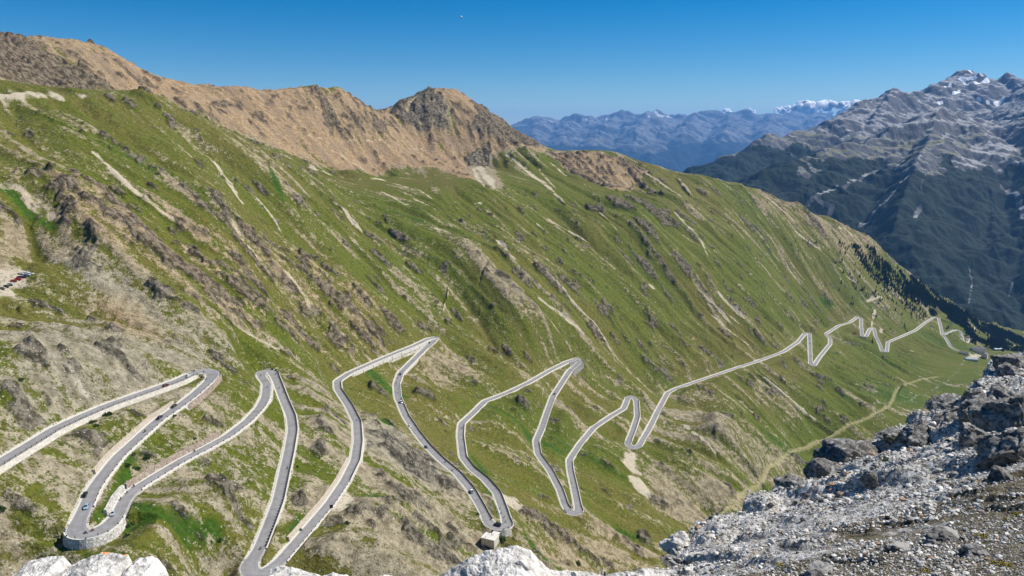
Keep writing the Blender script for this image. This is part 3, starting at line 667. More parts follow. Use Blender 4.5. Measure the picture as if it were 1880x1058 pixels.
for a, b, lab, s in PR: parapet(a, b, lab, 2 if 'dark rail' in lab else 1, s)
parapet((1225,722),(1478,612), 'distant pale wall along the long straight leg across the right slope', False)
parapet((1486,612),(1515,614), 'distant pale wall round the valley hairpin left of the thin road bends', False)
parapet((1515,614),(1628,646), 'distant pale wall along the tight bends below the bare track', False)
parapet((1630,628),(1780,648), 'farthest pale wall along the last bends before the hotel', False)

# railing on the top left leg
i0, i1 = ridx(-60,885), ridx(385,681)
ro = empty('railing', tuple(RS[i0])); tag(ro, 'thin dark post railing along the highest road stretch at the left edge', 'railing')
pbm = bmesh.new(); cyl(pbm, (0, 0, -.3), (0, 0, 1.1), .13, .11, 6); bx(pbm, (0, 0, 1.12), (.3, .3, .06)); pme = bpy.data.meshes.new('post'); pbm.to_mesh(pme); pbm.free(); pme.materials.append(M_STEEL)
for i in range(i0+2, i1-2, 3):
    p = bpy.data.objects.new('post', pme); COL.objects.link(p); p.parent = ro
    o_ = outer[i]*(HW[i]+.35); p.location = (RS[i, 0]+nor[i, 0]*o_-RS[i0, 0], RS[i, 1]+nor[i, 1]*o_-RS[i0, 1], RS[i, 2]-RS[i0, 2])
rr = [ribbon(outer*x, outer*x, z, z, i0, i1)[0] for x, z in ((HW+.33, .80), (HW+.33, .9), (HW+.38, .9), (HW+.38, .80))]
rr = [[p-RS[i0] for p in r] for r in rr]
strip_mesh('rail', rr, M_STEEL, closed=True, parent=ro)

BR = [(1731,617),(1737,613),(1746,607),(1756,604),(1763,609),(1766,618),(1769,627),(1776,627),(1778,618),(1780,612)]
_q = np.array([hitz(*p_)[:] for p_ in BR]); _q, _, _ = resample(_q, 4.); _q = gsm(_q, 2.5); _q[:, 2] = gsm(ground(_q[:, 0], _q[:, 1])[:, None], 2.5)[:, 0]+1.2
_t = np.gradient(_q[:, :2], axis=0); _t /= np.linalg.norm(_t, axis=1)[:, None]; _n = np.stack([-_t[:, 1], _t[:, 0]], 1)
def brow(o_, z_): return [np.array([a[0]+b[0]*o_, a[1]+b[1]*o_, a[2]+z_]) for a, b in zip(_q, _n)]
strip_mesh('road', [brow(x_, 0.) for x_ in (3.4, 0, -3.4)], M_ASPH, kind='structure', across=np.array([1, 0, -1]))
strip_mesh('kerb', [brow(x_, z_) for x_, z_ in ((-3.4, .1), (-4.6, .3), (-5.2, -3))][::1], M_CONC, kind='structure')
strip_mesh('kerb', [brow(x_, z_) for x_, z_ in ((5.2, -3), (4.6, .3), (3.4, .1))][::1], M_CONC, kind='structure')
# retaining walls
KM = {'pale': M_PALE, 'masonry': M_MAS, 'brown': M_BRO, 'pink': M_PINK, 'arcade': plain('painted_wall_shade', (.03, .03, .028), .95)}  # arcade wall is near black: shade between the buttresses put into its colour
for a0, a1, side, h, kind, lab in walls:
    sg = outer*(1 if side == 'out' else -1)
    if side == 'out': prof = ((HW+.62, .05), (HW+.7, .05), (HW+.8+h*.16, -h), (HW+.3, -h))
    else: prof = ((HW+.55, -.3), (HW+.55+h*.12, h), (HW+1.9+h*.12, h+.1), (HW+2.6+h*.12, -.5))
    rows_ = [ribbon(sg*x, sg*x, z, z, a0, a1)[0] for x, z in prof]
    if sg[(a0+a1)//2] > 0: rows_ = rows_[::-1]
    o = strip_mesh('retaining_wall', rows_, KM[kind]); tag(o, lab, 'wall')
    for e_ in (0, -1):
        cb = bmesh.new(); cb.from_mesh(o.data); cb.faces.new([cb.verts.new(r_[e_]) for r_ in rows_]); bmesh.ops.remove_doubles(cb, verts=cb.verts, dist=1e-4); bmesh.ops.recalc_face_normals(cb, faces=cb.faces); cb.to_mesh(o.data); cb.free()
    if kind in ('arcade',) or (kind == 'pale' and h > 3.5):
        stp = 2 if kind == 'arcade' else 14
        for i in range(a0+1, a1, stp):
            bm = bmesh.new(); c = Vector(RS[i]); t = Vector(tan[i]); n_ = Vector(nor[i])*float(sg[i]); x0 = HW[i]+.6; tw = .45
            vs = [bm.verts.new(c+t*a+n_*x+Vector((0, 0, z))) for a in (-tw, tw) for x, z in ((x0, -.1), (x0+.5, -.1), (x0+.9+h*(.3 if kind == 'arcade' else .16), -h-.6), (x0, -h-.6))]
            for f in ((0, 1, 2, 3), (7, 6, 5, 4), (0, 4, 5, 1), (1, 5, 6, 2), (2, 6, 7, 3), (3, 7, 4, 0)): bm.faces.new([vs[k] for k in f])
            bmesh.ops.recalc_face_normals(bm, faces=bm.faces); bm_obj('buttress', bm, M_CONC if kind == 'arcade' else KM[kind], o)
print('roadworks', time.time()-T0)

# ------------------------------------------------------------------ vehicles
M_GLASS = plain('dark_glass', (.02, .025, .03), .12, 0, .02, spec=.6); M_TYRE = plain('tyre_rubber', (.02, .02, .02), .9); M_RIM = plain('alloy_rim', (.5, .5, .52), .35, .8)
M_LAMP = plain('lamp_glass', (.8, .8, .78), .2); M_RED = plain('red_lamp', (.5, .02, .02), .3)
def paint(name, c): return plain(name, c, .28, .1, .04, spec=.6)
def loft(bm, secs, close=True):
    rings = [[bm.verts.new(p) for p in s] for s in secs]; n = len(rings[0])
    for a, b in zip(rings, rings[1:]):
        for i in range(n): bm.faces.new((a[i], a[(i+1) % n], b[(i+1) % n], b[i]))
    if close: bm.faces.new(rings[0][::-1]); bm.faces.new(rings[-1])
def carshape(style):
    # x stations: (x, half width low, half width top, z bottom, z shoulder, z top)
    L = {'car': [(-2.12,.72,.66,.38,.62,.70),(-2.0,.84,.78,.28,.80,.96),(-1.75,.89,.72,.24,.88,1.12),(-1.2,.90,.64,.22,.90,1.40),(-.4,.90,.63,.22,.90,1.46),(.25,.90,.63,.22,.90,1.42),(.75,.90,.70,.22,.90,1.16),(1.05,.90,.78,.22,.90,.96),(1.7,.87,.76,.24,.78,.84),(2.05,.80,.70,.28,.66,.72),(2.16,.66,.58,.36,.52,.58)],
         'van': [(-2.7,.85,.80,.40,1.0,1.9),(-2.62,.95,.88,.28,1.1,2.15),(-1.2,.98,.90,.26,1.1,2.25),(.6,.98,.90,.26,1.1,2.25),(1.2,.98,.88,.26,1.1,2.1),(1.75,.97,.86,.26,1.0,1.35),(2.2,.94,.80,.28,.92,1.05),(2.5,.86,.72,.34,.80,.88)]}[style]
    return L
def ring(s, g=0.):
    x, w, wt, z0, zs, zt = s
    return [(x, -w+.08, z0), (x, -w, z0+.12), (x, -w, zs), (x, -wt, zt-.07), (x, -wt+.12, zt), (x, wt-.12, zt), (x, wt, zt-.07), (x, w, zs), (x, w, z0+.12), (x, w-.08, z0)]
def make_vehicle(style, mat, name):
    L = carshape(style); bm = bmesh.new(); loft(bm, [ring(s) for s in L]); bmesh.ops.recalc_face_normals(bm, faces=bm.faces)
    root = empty(name, (0, 0, -5000)); root.scale = (1.1, 1.1, 1.1); bm_obj('body', bm, mat, root)
    bm = bmesh.new()                       # window band: proud copy of the cabin between shoulder and roof
    for sy in (-1, 1):
        pts = []
        sel = [s for s in L if s[5]-s[4] > .22]
        lowr = [(s[0], sy*(s[1]*.93+s[2]*.07+.012), s[4]+.05) for s in sel]; upr = [(s[0], sy*(s[1]*.25+s[2]*.75+.012), s[4]+(s[5]-s[4])*.72) for s in sel]
        for i in range(len(sel)-1):
            f = [bm.verts.new(p) for p in (lowr[i], lowr[i+1], upr[i+1], upr[i])]; bm.faces.new(f if sy < 0 else f[::-1])
    sel = [s for s in L if s[5]-s[4] > .05]
    fr = [s for s in L if s[0] > .2 and s[5]-s[4] > .04][:3]; rr_ = [s for s in L if s[0] < -1.1 and s[5]-s[4] > .15][:3][::-1]
    for grp, up_ in ((fr, 1), (rr_, -1)):
        for a, b in zip(grp, grp[1:]):
            f = [bm.verts.new(p) for p in ((a[0], -a[2]+.1, a[5]+.015), (b[0], -b[2]+.1, b[5]+.015), (b[0], b[2]-.1, b[5]+.015), (a[0], a[2]-.1, a[5]+.015))]
            bm.faces.new(f if up_ > 0 else f[::-1])
    bm_obj('window', bm, M_GLASS, root)
    wb = 1.30 if style == 'car' else 1.65; wy = .80 if style == 'car' else .88; wr = .33 if style == 'car' else .36
    for sx in (-1, 1):
        for sy in (-1, 1):
            bm = bmesh.new(); cyl(bm, (sx*wb, sy*wy-.11, wr), (sx*wb, sy*wy+.11, wr), wr, n=14); w = bm_obj('wheel', bm, M_TYRE, root)
            bm = bmesh.new(); cyl(bm, (sx*wb, sy*(wy+.10), wr), (sx*wb, sy*(wy+.13), wr), wr*.62, n=10); bm_obj('rim', bm, M_RIM, w)
    xf = L[-1][0]-.05; xr = L[0][0]+.03
    for sy in (-1, 1):
        bm = bmesh.new(); bx(bm, (xf-.04, sy*.55, L[-1][4]+.02), (.16, .28, .13)); bm_obj('headlight', bm, M_LAMP, root)
        bm = bmesh.new(); bx(bm, (xr, sy*.6, .78 if style == 'car' else 1.0), (.14, .2, .2)); bm_obj('tail_light', bm, M_RED, root)
    return root
def road_spot(px, py):
    """road index and sideways offset of the surface point seen at a photo point"""
    rx, rz = rays(px, py); best = None
    Y = RS[:, 1]; q = np.abs(rx*Y-RS[:, 0])+2.2*np.abs(rz*Y-RS[:, 2]); i = int(np.argmin(q))
    Yt = RS[i, 2]/float(rz); p = np.array([float(rx)*Yt, Yt]); off = float((p-RS[i, :2]) @ nor[i, :2])
    return i, float(np.clip(off, -HW[i]+1.1, HW[i]-1.1))
def place(o, px, py, flip=False, lift=0.):
    i, off = road_spot(px, py); o.location = (RS[i, 0]+nor[i, 0]*off, RS[i, 1]+nor[i, 1]*off, RS[i, 2]+.02+lift)
    o.rotation_euler = (0, -math.atan2(RS[min(i+3, NR-1), 2]-RS[max(i-3, 0), 2], 6*STEP)*(1 if not flip else -1), math.atan2(tan[i, 1], tan[i, 0])+(math.pi if flip else 0)); return i
PC = {'black': paint('black_paint', (.012, .012, .014)), 'silver': paint('silver_paint', (.42, .46, .52)), 'blue': paint('pale_blue_paint', (.30, .42, .55)), 'white': paint('white_paint', (.78, .78, .78)),
      'maroon': paint('maroon_paint', (.12, .02, .02)), 'navy': paint('navy_paint', (.02, .04, .10)), 'red': paint('red_paint', (.50, .03, .03)), 'grey': paint('grey_paint', (.12, .12, .13)), 'darkvan': paint('charcoal_paint', (.02, .02, .025))}
protos = {}
def vehicle(style, col, name):
    k = (style, col)
    if k not in protos: protos[k] = make_vehicle(style, PC[col], name); return protos[k]
    c = copy_tree(protos[k]); return c
CARS = [(155,908,'car','black',0,'black car on the wide left leg, just above the pale blue car'),
 (159,932,'car','blue',0,'pale blue car on the wide left leg, closest to the lower hairpin'),
 (208,944,'car','silver',1,'silver car leaving the leftmost lower hairpin behind three motorcycles'),
 (295,767,'car','black',0,'lower of the two black cars descending from the top left hairpin'),
 (319,747,'car','black',0,'upper of the two black cars descending from the top left hairpin'),
 (345,692,'car','white',0,'white car entering the top left hairpin'),
 (302,710,'car','maroon',0,'dark maroon car before the top left hairpin, beside the railing'),
 (737,740,'van','white',0,'white van below the motorcycles on the leg under the middle hairpin'),
 (752,782,'car','white',0,'white car halfway down the long leg below the middle hairpin'),
 (781,821,'car','navy',0,'dark blue car on the long leg beside the grey scree'),
 (735,688,'car','black',0,'black car just above the riders below the middle hairpin'),
 (787,630,'car','black',0,'black car directly below the middle hairpin'),
 (865,903,'van','white',1,'white camper van alone on the leg above the viewing platform'),
 (912,965,'van','darkvan',1,'dark van turning in the hairpin beside the viewing platform'),
 (1018,724,'car','black',0,'black car on the leg left of the buttressed hairpin road'),
 (1043,678,'car','white',0,'white car just below the buttressed hairpin'),
 (1486,622,'car','black',0,'dark distant car below the hairpin at the end of the long straight leg'),
 (1487,631,'car','navy',0,'dark distant car, the lower one below the far hairpin')]
GC_ = 'cars driving on the hairpin road'
for px, py, st_, c, fl, lab in CARS:
    o = vehicle(st_, c, 'van' if st_ == 'van' else 'car'); o.name = 'van' if st_ == 'van' else 'car'; place(o, px, py, bool(fl)); tag(o, lab, 'van' if st_ == 'van' else 'car', GC_)
PARK = [(12,528,'black',.3,'black parked car at the lower edge of the gravel car park'),(19,524,'silver',.3,'silver parked car beside the black one on the gravel car park'),(26,518,'red',.35,'red parked car in front on the gravel car park'),(34,515,'red',.3,'small red parked car behind the other red car'),(37,511,'navy',.3,'dark blue parked car in the middle of the gravel car park'),(43,511,'black',.3,'black parked car right of the dark blue one on the car park'),
 (38,504,'white',.4,'white parked car, the left one in the back row of the car park'),(48,503,'white',.4,'white parked car, the middle one in the back row of the car park'),(50,507,'silver',.35,'silver parked car at the outer edge of the car park'),(56,505,'white',.35,'white parked car at the right tip of the car park'),(4,532,'grey',.3,'grey parked car at the left edge of the picture on the car park')]
for px, py, c, a, lab in PARK:
    o = vehicle('car', c, 'car'); o.name = 'parked_car'; p = hitz(px, py); o.location = p+Vector((0, 0, .03)); o.rotation_euler = (0, 0, a+random.uniform(-.2, .2)); tag(o, lab, 'car', 'cars parked on the gravel lot')

# people and motorcycles
def skin_fig(name, joints, edges, radii):
    me = bpy.data.meshes.new(name); me.from_pydata(joints, edges, []); o = bpy.data.objects.new(name, me); COL.objects.link(o)
    m = o.modifiers.new('s', 'SKIN'); m.use_smooth_shade = True; s = o.modifiers.new('u', 'SUBSURF'); s.levels = 1
    sv = me.skin_vertices[0].data if me.skin_vertices else None
    if sv is None:
        bm = bmesh.new(); bm.from_mesh(me); bm.verts.layers.skin.verify(); bm.to_mesh(me); bm.free(); sv = me.skin_vertices[0].data
    for v, r in zip(sv, radii): v.radius = (r, r)
    sv[0].use_root = True
    bpy.context.view_layer.update(); dg = bpy.context.evaluated_depsgraph_get(); out = bpy.data.meshes.new_from_object(o.evaluated_get(dg)); bpy.data.objects.remove(o)
    out.name = name; return out
def fingers(me, wrists):
    bm = bmesh.new(); bm.from_mesh(me)
    for w, d, s in wrists:
        w = Vector(w); d = Vector(d).normalized(); sd_ = Vector(s).normalized()
        for k, ln in enumerate((.07, .08, .075, .06)):
            a = w+sd_*(k-1.5)*.02; b = a+d*ln*.55; c = b+(d+Vector((0, 0, -.5))).normalized()*ln*.5
            cyl(bm, a, b, .010, .009, 5); cyl(bm, b, c, .009, .006, 5)
        a = w-d*.05-sd_*.035; cyl(bm, a, a+(d-sd_*.8).normalized()*.06, .012, .008, 5)
    bm.to_mesh(me); bm.free()
def head(bm, c, face):
    f = Vector((math.cos(face), math.sin(face), 0)); s = Vector((-f.y, f.x, 0)); c = Vector(c)
    ball(bm, c, .105, 2, (.95, .82, 1.12)); cyl(bm, c+f*.09, c+f*.125+Vector((0, 0, -.025)), .012, .016, 5)
    for k in (-1, 1): ball(bm, c+f*.088+s*k*.035+Vector((0, 0, .012)), .013, 1); ball(bm, c+s*k*.088, .025, 1, (.6, .4, 1))
    bx(bm, c+f*.09+Vector((0, 0, -.055)), (.02, .045, .01))
M_SKIN = plain('skin', (.45, .27, .19), .6, var=.05); M_HAIR = plain('dark_hair', (.03, .02, .015), .8)
M_LEATH = plain('black_leather', (.02, .02, .022), .5); M_VEST = plain('yellow_vest', (.65, .60, .03), .7); M_JEAN = plain('blue_denim', (.05, .08, .16), .9)
M_HELM = [plain('helmet_black', (.02, .02, .02), .25), plain('helmet_white', (.7, .7, .7), .25), plain('helmet_red', (.4, .03, .03), .25)]
# rider, sitting on the saddle, hands on the bars (x forward)
J = [(-.15,0,.86),(-.08,0,1.08),(.02,0,1.30),(.05,0,1.40),(.07,0,1.48),(.03,.17,1.34),(.22,.26,1.14),(.46,.30,1.05),(.53,.31,1.03),(.03,-.17,1.34),(.22,-.26,1.14),(.46,-.30,1.05),(.53,-.31,1.03),(-.12,.12,.84),(.26,.22,.74),(.02,.22,.36),(.14,.23,.30),(-.12,-.12,.84),(.26,-.22,.74),(.02,-.22,.36),(.14,-.23,.30)]
E_ = [(0,1),(1,2),(2,3),(3,4),(2,5),(5,6),(6,7),(7,8),(2,9),(9,10),(10,11),(11,12),(0,13),(13,14),(14,15),(15,16),(0,17),(17,18),(18,19),(19,20)]
Rr = [.17,.16,.17,.07,.06,.08,.06,.045,.04,.08,.06,.045,.04,.11,.085,.06,.05,.11,.085,.06,.05]
rider_me = skin_fig('rider_body', J, E_, Rr); fingers(rider_me, [((.55,.31,1.02),(1,0,-.3),(0,1,0)),((.55,-.31,1.02),(1,0,-.3),(0,-1,0))]); rider_me.materials.append(M_LEATH)
hb = bmesh.new(); ball(hb, (.10, 0, 1.60), .15, 2, (1.05, .92, 1.0)); helm_me = bpy.data.meshes.new('helmet'); hb.to_mesh(helm_me); hb.free()
vb = bmesh.new(); ball(vb, (.155, 0, 1.60), .115, 2, (1., .9, .55)); vis_me = bpy.data.meshes.new('visor'); vb.to_mesh(vis_me); vb.free(); vis_me.materials.append(M_GLASS)
tb = bmesh.new(); loft(tb, [[(cx_+r*math.cos(a)*.78, r*math.sin(a)*1.15, z) for a in np.linspace(0, 2*math.pi, 11)[:10]] for cx_, z, r in ((-.13,.92,.20),(-.07,1.1,.20),(0.,1.28,.215),(.03,1.38,.14))]); vest_me = bpy.data.meshes.new('jacket'); tb.to_mesh(vest_me); tb.free()
def make_bike(mat):
    root = empty('motorcycle', (0, 0, -5000)); bm = bmesh.new()
    loft(bm, [[(x, w*math.cos(a), z+h*math.sin(a)) for a in np.linspace(0, 2*math.pi, 9)[:8]] for x, w, z, h in ((-.35,.08,.78,.04),(-.1,.12,.80,.07),(.12,.17,.88,.12),(.38,.16,.90,.12),(.55,.10,.86,.10),(.72,.15,.88,.16),(.88,.08,.82,.10))]); bm_obj('fairing', bm, mat, root)
    bm = bmesh.new(); bx(bm, (.05, 0, .48), (.55, .34, .38), taper=.8); cyl(bm, (-.1, .2, .35), (-.75, .2, .45), .06, .07); cyl(bm, (-.1, .05, .45), (-.68, .05, .33), .04); bm_obj('engine', bm, M_STEEL, root)
    bm = bmesh.new(); bx(bm, (-.42, 0, .82), (.7, .28, .10), taper=.85); bm_obj('saddle', bm, M_TYRE, root)
    for x in (-.72, .76):
        bm = bmesh.new(); m_ = 18; k = 6; vv = [[bm.verts.new((x+(.27+.06*math.cos(b))*math.cos(a), .06*math.sin(b), .33+(.27+.06*math.cos(b))*math.sin(a))) for b in np.linspace(0, 2*math.pi, k+1)[:k]] for a in np.linspace(0, 2*math.pi, m_+1)[:m_]]
        for i in range(m_):
            for j in range(k): bm.faces.new((vv[i][j], vv[(i+1) % m_][j], vv[(i+1) % m_][(j+1) % k], vv[i][(j+1) % k]))
        w = bm_obj('wheel', bm, M_TYRE, root); bm = bmesh.new(); cyl(bm, (x, -.02, .33), (x, .02, .33), .2, n=12); bm_obj('rim', bm, M_RIM, w)
    bm = bmesh.new()
    for s in (-1, 1): cyl(bm, (.76, s*.09, .33), (.52, s*.09, 1.0), .03)
    cyl(bm, (.50, -.36, 1.03), (.50, .36, 1.03), .018); bm_obj('handlebar', bm, M_STEEL, root)
    bm = bmesh.new(); ball(bm, (.90, 0, .84), .08, 1, (.5, 1.2, 1)); bm_obj('headlight', bm, M_LAMP, root)
    return root
BM_ = [PC['black'], PC['red'], PC['silver'], PC['navy']]; bprot = [make_bike(m_) for m_ in BM_]; bused = [False]*4
vestc = {'black': M_LEATH, 'yellow': M_VEST, 'grey': PC['grey'], 'red': PC['red']}
BIKES = [(267,793,0,'on the leg below the two black cars','black'),(218,917,1,'lowest of three by the white rubble bend','black'),(233,906,1,'middle of three by the white rubble bend','grey'),(246,894,1,'highest of three by the white rubble bend','black'),
 (158,980,0,'at the apex of the leftmost lower hairpin','black'),(168,976,0,'right of the first one in the leftmost lower hairpin','grey'),(373,688,0,'upper one inside the top left hairpin','grey'),(371,696,0,'lower one inside the top left hairpin','black'),(360,681,0,'entering the top left hairpin behind the white car','black'),
 (348,830,1,'alone beside the brown stone wall','black'),(491,712,1,'below the second hairpin on its left leg','black'),(479,690,1,'in the bend of the second hairpin','grey'),(507,687,0,'leaving the second hairpin','black'),(513,713,0,'upper of two right of the second hairpin','black'),(521,721,0,'lower of two right of the second hairpin','black'),
 (528,860,0,'alone halfway down the steep dash railed leg','black'),(479,1008,0,'wearing a yellow vest near the bottom hairpin','yellow'),(655,772,0,'small, on the S bend left of the scree','grey'),(730,695,0,'first below the black car under the middle hairpin','black'),(728,703,0,'second below the black car under the middle hairpin','black'),(731,715,0,'third below the black car under the middle hairpin','black'),(726,721,0,'fourth, by the lay-by under the middle hairpin','grey'),(731,722,0,'fifth, nearest the lay-by under the middle hairpin','black'),
 (752,765,0,'small, above the white car on the long leg','black'),(818,850,0,'small, on the long leg past the dark blue car','grey'),(831,864,0,'small, farther down the long leg past the dark blue car','black'),(902,955,0,'left of the dark van before the platform hairpin','black'),(918,933,1,'highest of four right of the dark van','black'),(919,943,1,'second of four right of the dark van','black'),(926,951,1,'third of four right of the dark van','grey'),(929,958,1,'lowest of four right of the dark van','black'),
 (848,787,1,'upper one on the leg above the pale lay-by','black'),(850,808,1,'lower one on the leg above the pale lay-by','black'),(1050,888,1,'alone on the leg right of the narrow hairpin','black'),(1487,643,0,'distant, on the short leg of the far hairpin','black')]
for k, (px, py, fl, where, vc) in enumerate(BIKES):
    j = k % 4
    b = bprot[j] if not bused[j] else copy_tree(bprot[j]); bused[j] = True; b.name = 'motorcycle'
    place(b, px, py, bool(fl)); colr = ('black', 'red', 'silver', 'dark blue')[j]
    tag(b, f'{colr} motorcycle, {where}', 'motorcycle', 'motorcycles on the hairpin road')
    r = link('person', rider_me); r.location = b.location; r.rotation_euler = b.rotation_euler
    tag(r, f'motorcyclist in a {vc} jacket, {where}', 'person', 'riders sitting on the motorcycles')
    hm = helm_me.copy(); hm.materials.append(M_HELM[k % 3]); h = link('helmet', hm, None, r); link('visor', vis_me, None, h)
    jm = vest_me.copy(); jm.materials.append(vestc[vc]); link('jacket', jm, None, r)
# standing people
J = [(0,0,.92),(0,0,1.15),(0,0,1.38),(0,0,1.50),(0,0,1.58),(.0,.19,1.40),(.02,.25,1.13),(.10,.26,.90),(.12,.26,.82),(0,-.19,1.40),(.02,-.25,1.13),(.10,-.26,.90),(.12,-.26,.82),(0,.10,.86),(.03,.11,.48),(-.02,.12,.08),(.12,.13,.04),(0,-.10,.86),(.05,-.11,.48),(.02,-.12,.08),(.16,-.13,.04)]
Rs = [.15,.135,.15,.055,.055,.065,.05,.038,.035,.065,.05,.038,.035,.09,.065,.045,.04,.09,.065,.045,.04]
st_me = skin_fig('person_body', J, E_, Rs); fingers(st_me, [((.125,.26,.79),(.1,0,-1),(1,0,0)),((.125,-.26,.79),(.1,0,-1),(1,0,0))])
bm = bmesh.new(); bm.from_mesh(st_me); head(bm, (.02, 0, 1.68), 0); bm.to_mesh(st_me); bm.free(); st_me.materials.append(M_SKIN)
def garment(zs, grow, name):
    """clothing grown from the body between two heights"""
    bm = bmesh.new(); bm.from_mesh(st_me); bm.normal_update(); bmesh.ops.delete(bm, geom=[f for f in bm.faces if not zs[0] < f.calc_center_median().z < zs[1]], context='FACES')
    for v in bm.verts: v.co += v.normal*grow
    me = bpy.data.meshes.new(name); bm.to_mesh(me); bm.free(); return me
shirt0 = garment((.93, 1.47), .014, 'shirt'); trou0 = garment((.09, .98), .010, 'trousers')
hb = bmesh.new(); ball(hb, (-.005, 0, 1.71), .115, 2, (.95, .86, 1.05)); hair0 = bpy.data.meshes.new('hair'); hb.to_mesh(hair0); hb.free(); hair0.materials.append(M_HAIR)
CLO = {'dark': M_LEATH, 'red': PC['red'], 'white': PC['white'], 'blue': PC['blue']}
def person(loc, rz, top, label, s=1.):
    o = link('person', st_me); o.location = loc; o.rotation_euler = (0, 0, rz); o.scale = (s, s, s)
    a = shirt0.copy(); a.materials.append(CLO[top]); link('shirt', a, None, o); a = trou0.copy(); a.materials.append(M_JEAN); link('trousers', a, None, o); link('hair', hair0, None, o)
    tag(o, label, 'person', 'people standing by the road'); return o
# viewing platform on the platform hairpin
ih = ridx(915, 970); pc = at(900, 986, float(RS[ih, 2]+.1)/float(rays(900, 986)[1]))
pl = empty('viewing_platform', tuple(pc), math.radians(-24)); tag(pl, 'pale flat topped viewing platform jutting out below the bottom middle hairpin', 'platform')
bm = bmesh.new(); bx(bm, (0, 0, -3.0), (10.4, 8.4, 6.0)); bm_obj('wall', bm, M_PALE, pl)
bm = bmesh.new(); bx(bm, (0, 0, .1), (11.0, 9.0, .25)); bm_obj('deck', bm, M_CONC, pl)
bm = bmesh.new()
for c, s in (((0, -4.38, .45), (11., .22, .5)), ((-5.38, 0, .45), (.22, 8.5, .5)), ((5.38, -1, .45), (.22, 6.5, .5))): bx(bm, c, s)
bm_obj('parapet', bm, M_CONC, pl)
bm = bmesh.new(); bx(bm, (1.5, 6.6, -.15), (5.6, 4.4, .32)); bm_obj('ramp', bm, M_CONC, pl)
for dx, dy, t, l in ((-2.6, -2.6, 'dark', 'person in dark clothes at the left corner of the viewing platform'), (.4, 1.8, 'dark', 'person in dark clothes in the middle of the viewing platform'), (1.3, 2.3, 'white', 'person in a white shirt beside another on the viewing platform'), (-2.2, 2.7, 'blue', 'person in a blue shirt near the road side of the viewing platform')):
    p = pl.matrix_basis @ Vector((dx, dy, .24)); person(p, random.uniform(0, 6), t, l)
for px, py, t, l in ((153,983,'dark','person in dark clothes at the outer edge of the leftmost lower hairpin'),(178,979,'dark','person in dark clothes leaning over the white masonry wall parapet'),(9,518,'dark','person in dark clothes standing on the gravel car park')):
    q = hitz(px, py); 
    if py > 600:
        i, off = road_spot(px, py); off = float(outer[i])*(HW[i]-.5); q = Vector((RS[i, 0]+nor[i, 0]*off, RS[i, 1]+nor[i, 1]*off, RS[i, 2]+.02))
    person(q, 1.2, t, l)
# dark sign board on its post beside the leg
i, off = road_spot(612, 938); off = float(outer[i])*(HW[i]+1.3); sp_ = Vector((RS[i, 0]+nor[i, 0]*off, RS[i, 1]+nor[i, 1]*off, RS[i, 2]-.4))
sg_ = empty('sign_board', sp_, .35); tag(sg_, 'dark square sign board on a single post beside the lower middle leg', 'sign')
bm = bmesh.new(); cyl(bm, (0, 0, -1), (0, 0, 3.6), .07); bm_obj('post', bm, M_STEEL, sg_)
bm = bmesh.new(); bx(bm, (0, -.1, 3.3), (2.0, .06, 2.2)); bm_obj('board', bm, M_STEEL, sg_)
bm = bmesh.new(); [bx(bm, (0, -.15, z), (2.06, .05, .08)) for z in (2.25, 3.3, 4.35)]; bm_obj('frame', bm, M_TYRE, sg_)
print('vehicles', time.time()-T0)

